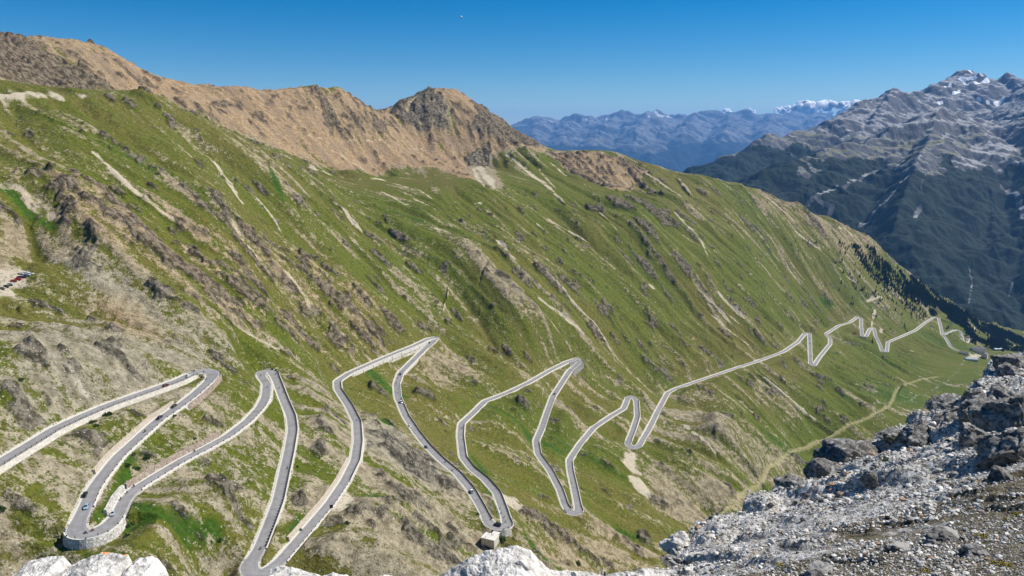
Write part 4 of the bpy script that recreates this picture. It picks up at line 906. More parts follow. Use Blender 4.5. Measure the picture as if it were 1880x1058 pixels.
# ------------------------------------------------------------------ valley hotel
M_ROOF = plain('dark_slate_roof', (.06, .065, .08), .6, .1, .2, .6); M_MROOF = plain('metal_roof', (.34, .40, .44), .45, .4, .1, .4); M_CREAM = plain('cream_render', (.72, .58, .46), .9, var=.06, scale=.5); M_WHT = plain('white_render', (.74, .72, .68), .9, var=.06, scale=.5)
M_SHUT = plain('red_shutter', (.30, .05, .04), .7)
def house(px, py, L, Wd, H, rz, rise, wall_m, roof_m, label, rows_=(2, 7), dz=0.):
    p = hitz(px, py); p.z += dz; h = empty('building', p, rz); tag(h, label, 'building')
    bm = bmesh.new(); bx(bm, (0, 0, H/2-4), (L, Wd, H+8))
    for s in (-1, 1):
        a = [bm.verts.new(v) for v in ((s*(L/2), -Wd/2, H), (s*(L/2), Wd/2, H), (s*(L/2), 0, H+rise))]; bm.faces.new(a)
    bm_obj('wall', bm, wall_m, h)
    bm = bmesh.new(); e = .8
    for s in (-1, 1):
        v = [bm.verts.new(q) for q in ((-L/2-e, s*(Wd/2+e), H-rise*e/(Wd/2)), (L/2+e, s*(Wd/2+e), H-rise*e/(Wd/2)), (L/2+e, 0, H+rise+.05), (-L/2-e, 0, H+rise+.05))]
        f = bm.faces.new(v if s < 0 else v[::-1]); r = bmesh.ops.extrude_face_region(bm, geom=[f]); [setattr(x, 'co', x.co+Vector((0, 0, .3))) for x in r['geom'] if isinstance(x, bmesh.types.BMVert)]
    bmesh.ops.recalc_face_normals(bm, faces=bm.faces); rf = bm_obj('roof', bm, roof_m, h)
    if H > 6:
        for cx_ in (-.25, .28): bm = bmesh.new(); bx(bm, (L*cx_, 1.2, H+rise+.4), (.9, .9, 2.2)); bm_obj('chimney', bm, wall_m, rf)
    for r_ in range(rows_[0]):
        for k in range(rows_[1]):
            x = -L/2+(k+.5)*L/rows_[1]; z = 1.6+r_*3.0
            for s in (-1, 1):
                bm = bmesh.new(); bx(bm, (x, s*(Wd/2+.03), z), (1.2, .1, 1.5)); w = bm_obj('window', bm, M_GLASS, h)
                if H > 6:
                    bm = bmesh.new(); [bx(bm, (x+q*.95, s*(Wd/2+.05), z), (.55, .08, 1.55)) for q in (-1, 1)]; bm_obj('shutter', bm, M_SHUT, w)
    if H > 6:
        for r_ in range(rows_[0]):
            for k in range(3): bm = bmesh.new(); bx(bm, (-L/2-.03, -Wd/2+(k+.5)*Wd/3, 1.6+r_*3.), (.1, 1.2, 1.5)); bm_obj('window', bm, M_GLASS, h)
        bm = bmesh.new(); bx(bm, (0, -Wd/2-.06, 1.1), (1.4, .12, 2.3)); bm_obj('door', bm, M_SHUT, h)
    return h
house(1795, 648, 36, 15, 13, -.30, 3.6, M_WHT, M_ROOF, 'long white hotel with dark slate roof at the far end of the road', (2, 9), 1)
house(1807, 658, 19, 15, 12, .85, 3.6, M_CREAM, M_ROOF, 'cream house with red shutters at the front of the hotel group', (2, 4), 1)
house(1783, 662, 30, 15, 4, -.25, .8, M_WHT, M_MROOF, 'low building with a grey metal roof in front of the hotel', (1, 6), 1)
house(1769, 651, 22, 10, 5, -.40, 2.4, M_CREAM, M_ROOF, 'small cream annexe with dark roof left of the hotel', (1, 4), 1)
house(1832, 643, 26, 9, 3, .1, 1.2, M_WHT, M_MROOF, 'low grey roofed shed right of the hotel behind the rocks', (1, 5), 1)

# ------------------------------------------------------------------ trees and bushes
def leaf_mat(name, c1, c2):
    m, nt, b = new_mat(name); n = N(nt); o = nt.nodes.new('ShaderNodeObjectInfo')
    c = n.mix(n.noise(n.pos(), .9, 3, .7), c1, c2); c = n.mulc(c, n.math('ADD', .7, n.math('MULTIPLY', o.outputs['Random'], .6))); n.put(b.inputs['Base Color'], c); return m
M_CON = leaf_mat('conifer_needles', (.012, .028, .012), (.04, .062, .022)); M_TRK = plain('bark', (.09, .06, .04), .95); M_BUSH = leaf_mat('bush_leaves', (.022, .05, .008), (.075, .12, .02))
def conifer_arr(seed, h=12., r=2.3, lay=7, seg=9):
    g = np.random.default_rng(seed); V = []; T = []
    for k in range(lay):
        z0 = h*(.10+.78*k/lay); z1 = z0+h*(.30-.09*k/lay); rr_ = r*(1-k/lay*.86)
        b = len(V); V.append((g.normal(0, .08), g.normal(0, .08), min(z1, h)))
        for s in range(seg):
            a = 2*math.pi*(s+.5*(k % 2))/seg+g.normal(0, .12); q = rr_*g.uniform(.6, 1.15); V.append((q*math.cos(a), q*math.sin(a), z0-q*.18+g.normal(0, .15)))
            V.append((q*.35*math.cos(a+math.pi/seg), q*.35*math.sin(a+math.pi/seg), z0+.35))
        for s in range(seg*2): T.append((b, b+1+s, b+1+(s+1) % (seg*2)))
    return np.array(V), np.array(T)
cvar = []
for s in range(6):
    V, T = conifer_arr(s, 9+s*1.1, 1.7+.18*s); me_c = mk_mesh('crown', V, None, False, T); me_c.materials.append(M_CON)
    bm = bmesh.new(); cyl(bm, (0, 0, -1), (0, 0, V[:, 2].max()*.8), .26, .05, 7); mt = bpy.data.meshes.new('trunk'); bm.to_mesh(mt); bm.free(); mt.materials.append(M_TRK); cvar.append((me_c, mt, V, T))
def tpick(poly, n, seed, dens=None):
    g = random.Random(seed); xs = [p[0] for p in poly]; ys = [p[1] for p in poly]; out = []; tries = 0
    while len(out) < n and tries < n*60:
        tries += 1; x = g.uniform(min(xs), max(xs)); y = g.uniform(min(ys), max(ys)); ins = False
        for (ax, ay), (bx_, by) in zip(poly, poly[1:]+poly[:1]):
            if (ay > y) != (by > y) and x < (bx_-ax)*(y-ay)/(by-ay)+ax: ins = not ins
        if not ins: continue
        q = hitz(x, y)
        if q is None or q.y > 3400: continue
        i = np.argmin((RS[:, 0]-q.x)**2+(RS[:, 1]-q.y)**2)
        if math.hypot(RS[i, 0]-q.x, RS[i, 1]-q.y) < 9: continue
        if pn(np.array([q.x/70]), np.array([q.y/70]), 99)[0] < g.uniform(-.35, .25): continue
        out.append((q, x, y))
    return out
forest = [(1645,492),(1700,526),(1760,567),(1820,597),(1885,627),(1885,650),(1850,634),(1810,632),(1790,634),(1775,606),(1745,590),(1725,575),(1700,560),(1670,540)]
edge = [(1540,448),(1600,455),(1650,500),(1700,545),(1730,578),(1690,590),(1640,560),(1590,500)]
forest += []; fr = tpick(forest, 2600, 3)+tpick([(1700,545),(1760,575),(1885,628),(1885,655),(1815,640),(1780,628),(1768,600),(1740,585)], 1800, 8); ed = tpick(edge, 900, 4)
loose = tpick([(1440,440),(1520,430),(1600,500),(1700,590),(1640,600),(1560,560)], 95, 5)
hand = [(1512,597),(1516,601),(1508,593),(1537,616),(1505,637),(1472,560),(1477,563),(1662,606),(1665,610),(1622,624),(1601,630),(1602,631),(1634,607),(1625,620),(1437,553),(1442,556),(1455,681),(1745,605),(1738,606),(1741,604),(1660,602),(1590,545),(1606,541),(1612,545),(1582,535),(1575,520),(1560,505)]
hd = [(hitz(x, y), x, y) for x, y in hand]
alltr = sorted([t for t in ed+loose+hd if t[0] is not None], key=lambda t: t[0].y)
ind = alltr[:290]; rest = alltr[290:]+fr
rowlab = []
for k, (q, x, y) in enumerate(ind):
    me_c, mt, V, T = cvar[k % 6]; s = random.uniform(.55, 1.2)*(.62 if x < 1530 else 1)
    o = empty('conifer', q, random.uniform(0, 6)); o.scale = (s, s, s*random.uniform(.9, 1.15))
    link('crown', me_c, None, o); link('trunk', mt, None, o)
    tag(o, 'small dark conifer, one of many scattered over the green slope left of the far forest', 'tree', 'conifers scattered beside the far forest')
Vs, Ts, b0 = [], [], 0
for k, (q, x, y) in enumerate(rest):
    _, _, V, T = cvar[k % 6]; s = random.uniform(.7, 1.35); a = random.uniform(0, 6); c_, s_ = math.cos(a), math.sin(a)
    W_ = np.stack([(V[:, 0]*c_-V[:, 1]*s_)*s*1.15+q.x, (V[:, 0]*s_+V[:, 1]*c_)*s*1.15+q.y, V[:, 2]*s+q.z-.3], 1); Vs.append(W_); Ts.append(T+b0); b0 += len(V)
o = link('forest', mk_mesh('forest', np.concatenate(Vs), None, False, np.concatenate(Ts)), M_CON); tag(o, 'dense dark conifer forest on the far right ridge above the hotel', 'forest', kind='stuff')
print('trees', len(ind), len(rest), time.time()-T0)
def bush(px, py, r, label, flat=.6):
    q = hitz(px, py)
    if q is None: return
    g = np.random.default_rng(int(px*7+py)); V = []; Q = []; n = 420; rad = r*q.y/F
    for k in range(n):
        a = g.uniform(0, 2*math.pi); t = math.acos(g.uniform(-.1, 1)); rr_ = rad*g.uniform(.55, 1.05)*(1+.25*math.sin(3*a+px)); c = np.array([rr_*math.sin(t)*math.cos(a), rr_*math.sin(t)*math.sin(a), rr_*math.cos(t)*flat])
        u = g.normal(size=3); u /= np.linalg.norm(u); v = np.cross(u, g.normal(size=3)); v /= np.linalg.norm(v); z = rad*.14; b = len(V)
        V += [c+u*z, c+v*z, c-u*z, c-v*z]; Q.append((b, b+1, b+2, b+3))
    o = empty('bush', q); tag(o, label, 'bush', 'bushes growing by the road')
    link('foliage', mk_mesh('foliage', np.array(V), np.array(Q), False), M_BUSH, o)
    bm = bmesh.new()
    for k in range(5): a = k*1.26; cyl(bm, (0, 0, -.2), (rad*.5*math.cos(a), rad*.5*math.sin(a), rad*.35), .05, .02, 5)
    bm_obj('stem', bm, M_TRK, o)
for px, py, r, l in [(198,763,9,'round dark green bush under the highest left wall'),(170,776,7,'leafy bush left of the round dark one'),(176,783,6,'low bush below its neighbour on the left bank'),(270,842,8,'larger of two bright bushes in the hollow between the left legs'),(233,855,7,'smaller bright bush left of its twin in the hollow'),(245,835,5,'little bush at the top of the green hollow'),(252,862,6,'bush at the bottom of the green hollow'),(245,835+25,4,'tiny bush low in the green hollow'),(238,965,9,'dark bush hugging the white masonry wall'),(233,985,7,'dark bush at the foot of the white masonry wall'),(403,992,6,'dark round bush in the lower left meadow'),(38,699,6,'lone dark bush on the rocky left slope'),(357,806,4,'small bush on the bare ground above the brown wall'),(320,765,4,'small bush just below the upper black car leg'),(922,993,8,'bush right of the viewing platform'),(550,975,6,'bush between the two lower middle legs'),(637,962,6,'bush below the sign board'),(877,945,4,'small bush left of the leg above the platform'),(2,938,9,'bush cut off by the left picture edge'),(545,858,4,'narrow bush right of the steep dash railed leg'),(1060,1036,7,'bright tuft of bush above the white ledge')]:
    bush(px, py, r, l)

# ------------------------------------------------------------------ foreground rock slope
def near_rock_mat(name, kind):
    m, nt, b = new_mat(name); n = N(nt); P = n.pos()
    n1 = n.noise(P, 9., 5, .7); n2 = n.noise(P, 1.3, 4, .6); v = n.voro(P, 5.5, out='Color'); s = nt.nodes.new('ShaderNodeSeparateColor'); nt.links.new(v, s.inputs[0])
    if kind == 'grey': a, c_, l = (.035, .034, .032), (.20, .195, .185), (.42, .41, .39)
    elif kind == 'white': a, c_, l = (.26, .25, .235), (.66, .64, .60), (.78, .76, .72)
    else: a, c_, l = (.085, .075, .05), (.25, .225, .165), (.4, .39, .35)
    c = n.mix(n.step(n1, .32, .62), a, c_); c = n.mix(n.step(s.outputs[0], .55, 1., 0., .7), c, l)
    if kind == 'ground':
        g = n.attr('dirt'); c2 = n.mix(n.step(n1, .35, .65), (.055, .046, .028), (.19, .165, .115)); c2 = n.mix(n.step(n.noise(P, 3., 3), .62, .7), c2, (.06, .075, .02)); c1 = n.mix(n.step(n1, .38, .58), (.11, .105, .096), (.47, .455, .425))
        c1 = n.mix(n.step(s.outputs[1], .5, .9, 0., .7), c1, (.66, .66, .66)); c = n.mix(n.step(n.math('ADD', g, n.math('MULTIPLY', n.math('SUBTRACT', n2, .5), .8)), .35, .65), c1, c2)
    if kind in ('white',):
        li = n.attr('lichen'); c = n.mix(n.step(n.math('ADD', li, n.math('MULTIPLY', n.math('SUBTRACT', n1, .5), 2.6)), .5, .7), c, (.70, .30, .10)); c = n.mix(n.step(n.noise(P, 2.2, 4, .7), .62, .72, 0., .55), c, (.62, .48, .36))
    n.put(b.inputs['Base Color'], c); h = n.math('ADD', n1, n.math('MULTIPLY', n.noise(P, 28., 3, .7), .4)); nt.links.new(n.bump(h, .9, .06), b.inputs['Normal']); return m
M_FG = near_rock_mat('gravel_slope', 'ground'); M_GREY = near_rock_mat('grey_rock', 'grey'); M_LIME = near_rock_mat('white_limestone', 'white')
LIP = [(1140,1075,11),(1215,1060,12),(1236,1035,14),(1258,1000,17),(1290,965,20),(1350,940,23),(1420,920,26),(1490,880,30),(1550,846,34),(1610,808,37),(1650,784,40),(1700,760,46),(1745,740,50),(1775,716,54),(1800,700,58),(1817,668,66),(1850,656,70),(1900,642,74),(1990,610,85)]
FC = [at(*q) for q in LIP]+[at(*q) for q in [(1300,1058,10),(1500,1058,8.5),(1880,1058,7),(2050,1058,6.5),(1500,950,17),(1700,950,13),(1880,950,11),(1650,850,26),(1880,850,17),(1750,780,36),(1880,740,38),(2000,800,20),(2000,700,45),(1450,1000,12.5),(1150,1120,8),(1300,1150,6),(1900,1250,4.5),(2100,900,10)]]
TXs, TWs = TX, TW; TX, TW = tps_fit(np.array(FC)*[10, 10, 1], 1e-5)
nu, ny = 760, 620
uu = np.linspace(.10, .98, nu); yy = np.exp(np.linspace(math.log(4.5), math.log(120), ny)); FY, FU = np.meshgrid(yy, uu, indexing='ij'); FX = FU*FY
FZ = tps(FX*10, FY*10).reshape(FX.shape); TX, TW = TXs, TWs
lu_ = [float(rays(q[0], q[1])[0]) for q in LIP]; YL = np.interp(FU, lu_, [q[2] for q in LIP])*(1+.05*fbm(FU*40, FU*0+3, 3, 244)); ov = np.maximum(FY-YL, 0); zL = np.interp(FU, lu_, [at(*q)[2] for q in LIP])
FZ = np.where(ov > 0, zL-ov*1.25-.25*ov, FZ)
sc1 = np.clip(FY/30, .3, 1.6)
FZ += .26*sc1*fbm(FX/4, FY/4, 4, 201)+.22*sc1*(np.maximum(ridged(FX/2.2, FY/3.5, 3, 205)-.1, 0)-.25)+.09*sc1*ridged(FX/.7, FY/.7, 3, 209)+.05*sc1*fbm(FX/.16, FY/.16, 2, 213)-.12*sc1
for lam_, A_, sd_, wt in ((7.5, .95, 230, sstep(13, 24, FY)), (3.1, .5, 240, sstep(7, 14, FY)), (1.3, .17, 250, 1.)):
    q_ = (.62*FX+.72*FY+.45*lam_*fbm(FX/lam_/.9, FY/lam_/.9, 3, sd_))/lam_; fr_ = q_-np.floor(q_); saw = .5-fr_+sstep(.86, 1., fr_)
    FZ += wt*A_*(saw-.5*(saw > 2))*sstep(.0, .4, fbm(FX/lam_/2.2, FY/lam_/2.2, 2, sd_+3)+.12*(lam_ > 5))
me = mk_mesh('rocky_slope', np.stack([FX.ravel(), FY.ravel(), FZ.ravel()], 1), grid_quads(ny, nu))
dirt = sstep(.25, .5, (FU-.30)*.9+(17-FY)*.035+.25*fbm(FX/3, FY/3, 3, 220)).astype(f32); attr(me, 'dirt', dirt)
tag(link('rocky_slope', me, M_FG), kind='structure')
LF_ = (math.log(120)-math.log(4.5))
def fgz(x, y):
    fr_ = np.clip((np.log(y)-math.log(4.5))/LF_*(ny-1), 0, ny-2).astype(int); fc = np.clip((x/y-.10)/.88*(nu-1), 0, nu-2).astype(int); return FZ[fr_, fc]
_yf = np.exp(np.linspace(math.log(4.6), math.log(118), 900))
def hitf(px, py):
    rx, rz = rays(px, py); h = fgz(float(rx)*_yf, _yf); b = h > float(rz)*_yf
    if not b.any(): return None
    Y = _yf[int(np.argmax(b))]; return Vector((float(rx)*Y, Y, float(fgz(np.array([float(rx)*Y]), np.array([Y]))[0])))
def vnoise3(V, s, seed): return fbm(V[:, 0]/s+V[:, 2]*.7/s, V[:, 1]/s-V[:, 2]*.6/s, 4, seed)
def rock_mesh(name, dims, seed, sub=5, rough_=.28, fl=.5, mat=None):
    bm = bmesh.new(); bmesh.ops.create_icosphere(bm, subdivisions=sub, radius=1); V = np.array([v.co[:] for v in bm.verts]); g = np.random.default_rng(seed)
    V0 = V.copy()
    for k in range(13):            # knock flats off it
        d = g.normal(size=3); d /= np.linalg.norm(d); h = g.uniform(.45, .85); e = np.maximum(V @ d-h, 0); V -= np.outer(e*.92, d)
    V *= (1+rough_*vnoise3(V0*3, 1.6, seed)[:, None]+rough_*.5*(ridged(V0[:, 0]*4+V0[:, 2]*3, V0[:, 1]*4-V0[:, 2]*2, 3, seed+5)[:, None])+.05*fbm(V0[:, 0]*16+V0[:, 2]*9, V0[:, 1]*16-V0[:, 2]*7, 2, seed+9)[:, None])
    V *= np.array(dims)
    for v, c in zip(bm.verts, V): v.co = c
    me = bpy.data.meshes.new(name); bm.to_mesh(me); bm.free(); me.polygons.foreach_set('use_smooth', [sub > 4]*len(me.polygons))
    if mat: me.materials.append(mat)
    return me
BL = [(1570,838,32,2.1,1.4,.85,.5,'long dark grey boulder overhanging the valley edge, the biggest in the row'),(1520,862,30,1.1,.9,.6,.3,'blunt left nose of the long overhanging boulder row'),(1636,800,40,1.1,.9,.6,.2,'grey boulder on the skyline of the slope above the long overhanging one'),(1450,893,26,.75,.6,.48,.2,'lone ribbed grey boulder at the valley edge below the long one'),(1243,992,16.5,.42,.35,.26,.3,'pale pitted boulder at the left tip of the rocky slope'),(1243,1032,13,.40,.3,.16,.2,'flat slab in the shade under the left tip boulder'),
      (1790,808,26,.95,.9,.75,.4,'square cut grey boulder with deep shade on its left, middle right'),(1866,772,30,2.7,1.8,1.9,.3,'tall dark rock mass at the right picture edge'),(1846,684,62,1.3,1.2,.9,.4,'flat topped dark outcrop nearest the hotel'),(1790,722,52,1.0,.9,.6,.6,'rounded shaded outcrop on the upper skyline'),(1865,668,64,2.4,1.8,1.2,.2,'outcrop at the top right corner of the rocky slope'),(1735,745,44,1.2,.9,.45,.1,'low broken ledge between the upper outcrops'),(1850,735,40,1.9,1.2,.9,.5,'angular block under the upper right outcrops'),
      (1735,990,10.5,.42,.3,.17,.4,'dark edged ledge rock in the gravel near the bottom right'),(1650,1008,10,.26,.2,.12,.2,'smaller ledge rock left of the dark edged one'),(1790,1015,9.5,.22,.2,.12,.2,'flat brown stone lying below the ledge rock'),(1712,925,14,.20,.16,.12,.2,'single pale stone on brown gravel'),(1600,1000,11,.14,.12,.09,.2,'small pale stone left of the ledge rocks'),(1870,830,20,1.3,1.0,.7,.4,'dark jagged rock at the right edge below the tall mass'),(1500,1052,8.6,.30,.22,.12,.3,'dark rock at the bottom edge of the picture'),(1680,795,36,1.0,.8,.35,.2,'low grey rock just inside the skyline'),(1690,800,38,1.5,1.0,.7,.5,'broad dark rock inside the slope below the skyline ledges'),(1745,770,40,1.3,1.1,.8,.2,'dark stepped block between the skyline ledge and the square boulder'),(1815,752,36,1.6,1.2,1.0,.6,'big shaded block above the square cut boulder'),(1600,880,24,.55,.4,.3,.1,'half buried grey block in the gravel under the long boulder'),(1840,880,16,.55,.4,.3,.4,'broken rock on the right edge of the gravel')]
for k, (px, py, Y, a, b_, c_, r_, lab) in enumerate(BL):
    p = hitf(px, py+4)
    if p is None or abs(p.y-Y) > .45*Y: p = Vector(at(px, py+4, Y))
    s = p.y/Y; o = link('boulder', rock_mesh('boulder', (a*s, b_*s, c_*s), 300+k, 5 if a > .5 else 4, .22, mat=M_GREY if k not in (4, 16, 17) else M_LIME)); o.location = p+Vector((0, 0, -c_*s*.05)); o.rotation_euler = (random.uniform(-.15, .15), random.uniform(-.2, .2), r_+random.uniform(0, .6)); tag(o, lab, 'rock')
# loose stones: three sizes of real angular stones strewn over the slope
stv = [];
for s in range(8):
    bm = bmesh.new(); bmesh.ops.create_icosphere(bm, subdivisions=1, radius=1); V = np.array([v.co[:] for v in bm.verts]); T = np.array([[v.index for v in f.verts] for f in bm.faces]); bm.free(); g = np.random.default_rng(s+50)
    for k in range(6): d = g.normal(size=3); d /= np.linalg.norm(d); h = g.uniform(.35, .75); V -= np.outer(np.maximum(V @ d-h, 0), d)
    V *= np.array([1, g.uniform(.6, .9), g.uniform(.4, .7)]); stv.append((V, T))
n = 60000; px = rng.uniform(1200, 1960, n); py = rng.uniform(640, 1090, n); rx, rz = rays(px, py)
Yc = np.full(n, np.nan)
for Yk in _yf[::-1]:
    h = fgz(rx*Yk, np.full(n, Yk)); Yc = np.where(h > rz*Yk, Yk, Yc)
ok = ~np.isnan(Yc); px, py, rx, Yc = px[ok], py[ok], rx[ok], Yc[ok]; x = rx*Yc; z = fgz(x, Yc); size = Yc/F*np.exp(rng.normal(.62, .6, len(x))+.7*fbm(x/2.5, Yc/2.5, 2, 260)).clip(.7, 11)*.95; kp = (fbm(x/1.6, Yc/1.6, 3, 261)+rng.normal(0, .25, len(x))) > -.42; x, z, Yc, size = x[kp], z[kp], Yc[kp], size[kp]
V_, T_, A_, b0 = [], [], [], 0
for k in range(len(x)):
    V, T = stv[k & 7]; a = k*1.7; c_, s_ = math.cos(a), math.sin(a); w_ = V*size[k]
    V_.append(np.stack([w_[:, 0]*c_-w_[:, 1]*s_+x[k], w_[:, 0]*s_+w_[:, 1]*c_+Yc[k], w_[:, 2]+z[k]+size[k]*.12], 1)); T_.append(T+b0); b0 += len(V); A_.append(np.full(len(V), rng.random()))
me = mk_mesh('loose_stones', np.concatenate(V_), None, False, np.concatenate(T_)); attr(me, 'tone', np.concatenate(A_))
m, nt, b = new_mat('loose_stone'); nn = N(nt); t = nn.attr('tone'); c = nn.mix(t, (.15, .145, .135), (.80, .78, .74)); c = nn.mix(nn.step(t, .9, .92), c, (.36, .25, .17)); c = nn.mix(nn.step(t, .0, .15, 1., 0.), c, (.06, .055, .05)); c = nn.mulc(c, nn.math('ADD', .75, nn.math('MULTIPLY', nn.noise(nn.pos(), 20., 3), .5))); nn.put(b.inputs['Base Color'], c)
tag(link('loose_stones', me, m), 'countless grey angular stones strewn over the near rocky slope', 'stones', kind='stuff')
# small yellow flower cushions in the gravel
M_YEL = plain('yellow_flowers', (.62, .45, .03), .8, var=.3, scale=20)
M_MOSS = leaf_mat('moss_leaves', (.05, .07, .01), (.14, .15, .03))
for k, (px_, py_, r_, l) in enumerate([(1512,1048,9,'yellow flower cushion at the lower left of the gravel'),(1700,1052,10,'yellow flower cushion at the bottom edge below the ledge rock'),(1845,1040,12,'yellow flower cushion in the bottom right corner'),(1868,948,12,'yellow flower cushion near the right edge'),(1432,1040,8,'small yellow flower cushion beside the pale gravel'),(1826,1036,8,'pair of yellow flowers left of the corner cushion'),(1853,955,8,'mossy yellow cushion left of the right edge one'),(1800,985,9,'mossy cushion right of the dark edged ledge rock'),(1650,815,14,'moss patch in the hollow behind the long boulder'),(1630,845,12,'moss patch at the foot of the long boulder'),(1580,920,7,'small moss cushion on the light gravel')]):
    p = hitf(px_, py_)
    if p is None: continue
    g = np.random.default_rng(900+k); V = []; Q = []; Q2 = []; rad = r_*p.y/F
    for j in range(260):
        a = g.uniform(0, 6.28); rr_ = rad*math.sqrt(g.random()); c = np.array([rr_*math.cos(a)*1.4, rr_*math.sin(a), .25*rad*(1-(rr_/rad)**2)+g.uniform(0, .15*rad)]); u = g.normal(size=3); u /= np.linalg.norm(u); v = np.cross(u, g.normal(size=3)); v /= np.linalg.norm(v); z_ = rad*.10; b = len(V); V += [c+u*z_, c+v*z_, c-u*z_, c-v*z_]; (Q2 if j % 3 == 0 else Q).append((b, b+1, b+2, b+3))
    o = empty('flower_cushion' if k < 6 else 'moss_cushion', p); tag(o, l, 'flowers' if k < 6 else 'moss'); V = np.array(V)
    link('foliage', mk_mesh('foliage', V, np.array(Q), False), M_MOSS, o)
    if k < 8: link('blossom', mk_mesh('blossom', V+[0, 0, rad*.05], np.array(Q2), False), M_YEL, o)
# white limestone ledges along the bottom
def ledge(name, prof, Y, depth, seed, label, lichen=None, nxx=420, nyy=150, steep=2.6):
    pu = [float(rays(p[0], p[1])[0]) for p in prof]; pz = [float(rays(p[0], p[1])[1])*Y for p in prof]
    u = np.linspace(pu[0], pu[-1], nxx); t = np.linspace(-1, .9, nyy); Tt, Uu = np.meshgrid(t, u, indexing='ij')
    Yg = Y+Tt*depth; X = Uu*Y*(1+.0*Tt); zl_ = np.interp(Uu, pu, pz); edge_ = np.minimum(Uu-pu[0], pu[-1]-Uu)*Y
    Zg = zl_-np.where(Tt > 0, steep*Tt*depth, 0)+np.where(Tt < 0, -.10*Tt*depth*.2, 0)
    k = Y/9.
    Zg = Zg+.05*k*fbm(X/.6/k, Yg/.6/k, 3, seed)+.038*k*ridged(X/.3/k, Yg/.35/k, 3, seed+4)+.008*k*fbm(X/.05/k, Yg/.05/k, 2, seed+8)
    me = mk_mesh(name, np.stack([X.ravel(), Yg.ravel(), Zg.ravel()], 1), grid_quads(nyy, nxx))
    li_ = np.zeros(X.shape, f32)
    for lx, ly, lr in (lichen or []):
        cxx = float(rays(lx, ly)[0])*Y; li_ = np.maximum(li_, 1-np.hypot((X-cxx), (Yg-Y)*.6)/(lr*Y/F))
    attr(me, 'lichen', li_); o = link(name, me, M_LIME); tag(o, label, 'rock'); return o
ledge('limestone_ledge', [(30,1110),(42,1050),(60,1027),(80,1022),(118,1024),(132,1038),(150,1032),(172,1022),(195,1016),(215,1017),(236,1021),(243,1036),(258,1024),(290,1027),(304,1042),(314,1110)], 7., .7, 401, 'white limestone outcrop with orange lichen in the bottom left corner', [(197,1018,10),(232,1020,9),(206,1032,5)])
ledge('limestone_ledge', [(486,1110),(497,1042),(510,1036),(530,1044),(560,1049),(590,1057),(612,1053),(640,1061),(664,1110)], 7.5, .6, 411, 'white limestone rock at the bottom edge covering the lowest hairpin', [(514,1044,3)])
ledge('limestone_ledge', [(650,1120),(690,1060),(720,1056),(745,1062),(790,1066),(812,1053),(838,1037),(862,1027),(880,1020),(900,1011),(915,1005),(948,1005),(975,1015),(990,1033),(1010,1046),(1060,1053),(1110,1060),(1150,1047),(1180,1045),(1215,1056),(1250,1070),(1270,1110)], 9.5, 1.2, 421, 'broad white limestone ledge along the bottom centre edge', None, 900, 220)
for k, (px_, py_, Y_, a, l) in enumerate([(868,1052,8.6,.10,'shaded white block lying on the broad bottom ledge'),(1060,1058,8.8,.07,'small white block on the right half of the broad bottom ledge'),(960,1040,9.0,.08,'small white block in the middle of the broad bottom ledge')]):
    o = link('limestone_block', rock_mesh('limestone_block', (a*1.6, a, a), 500+k, 4, .15, mat=M_LIME)); o.location = at(px_, py_, Y_); tag(o, l, 'rock')
print('foreground', time.time()-T0)

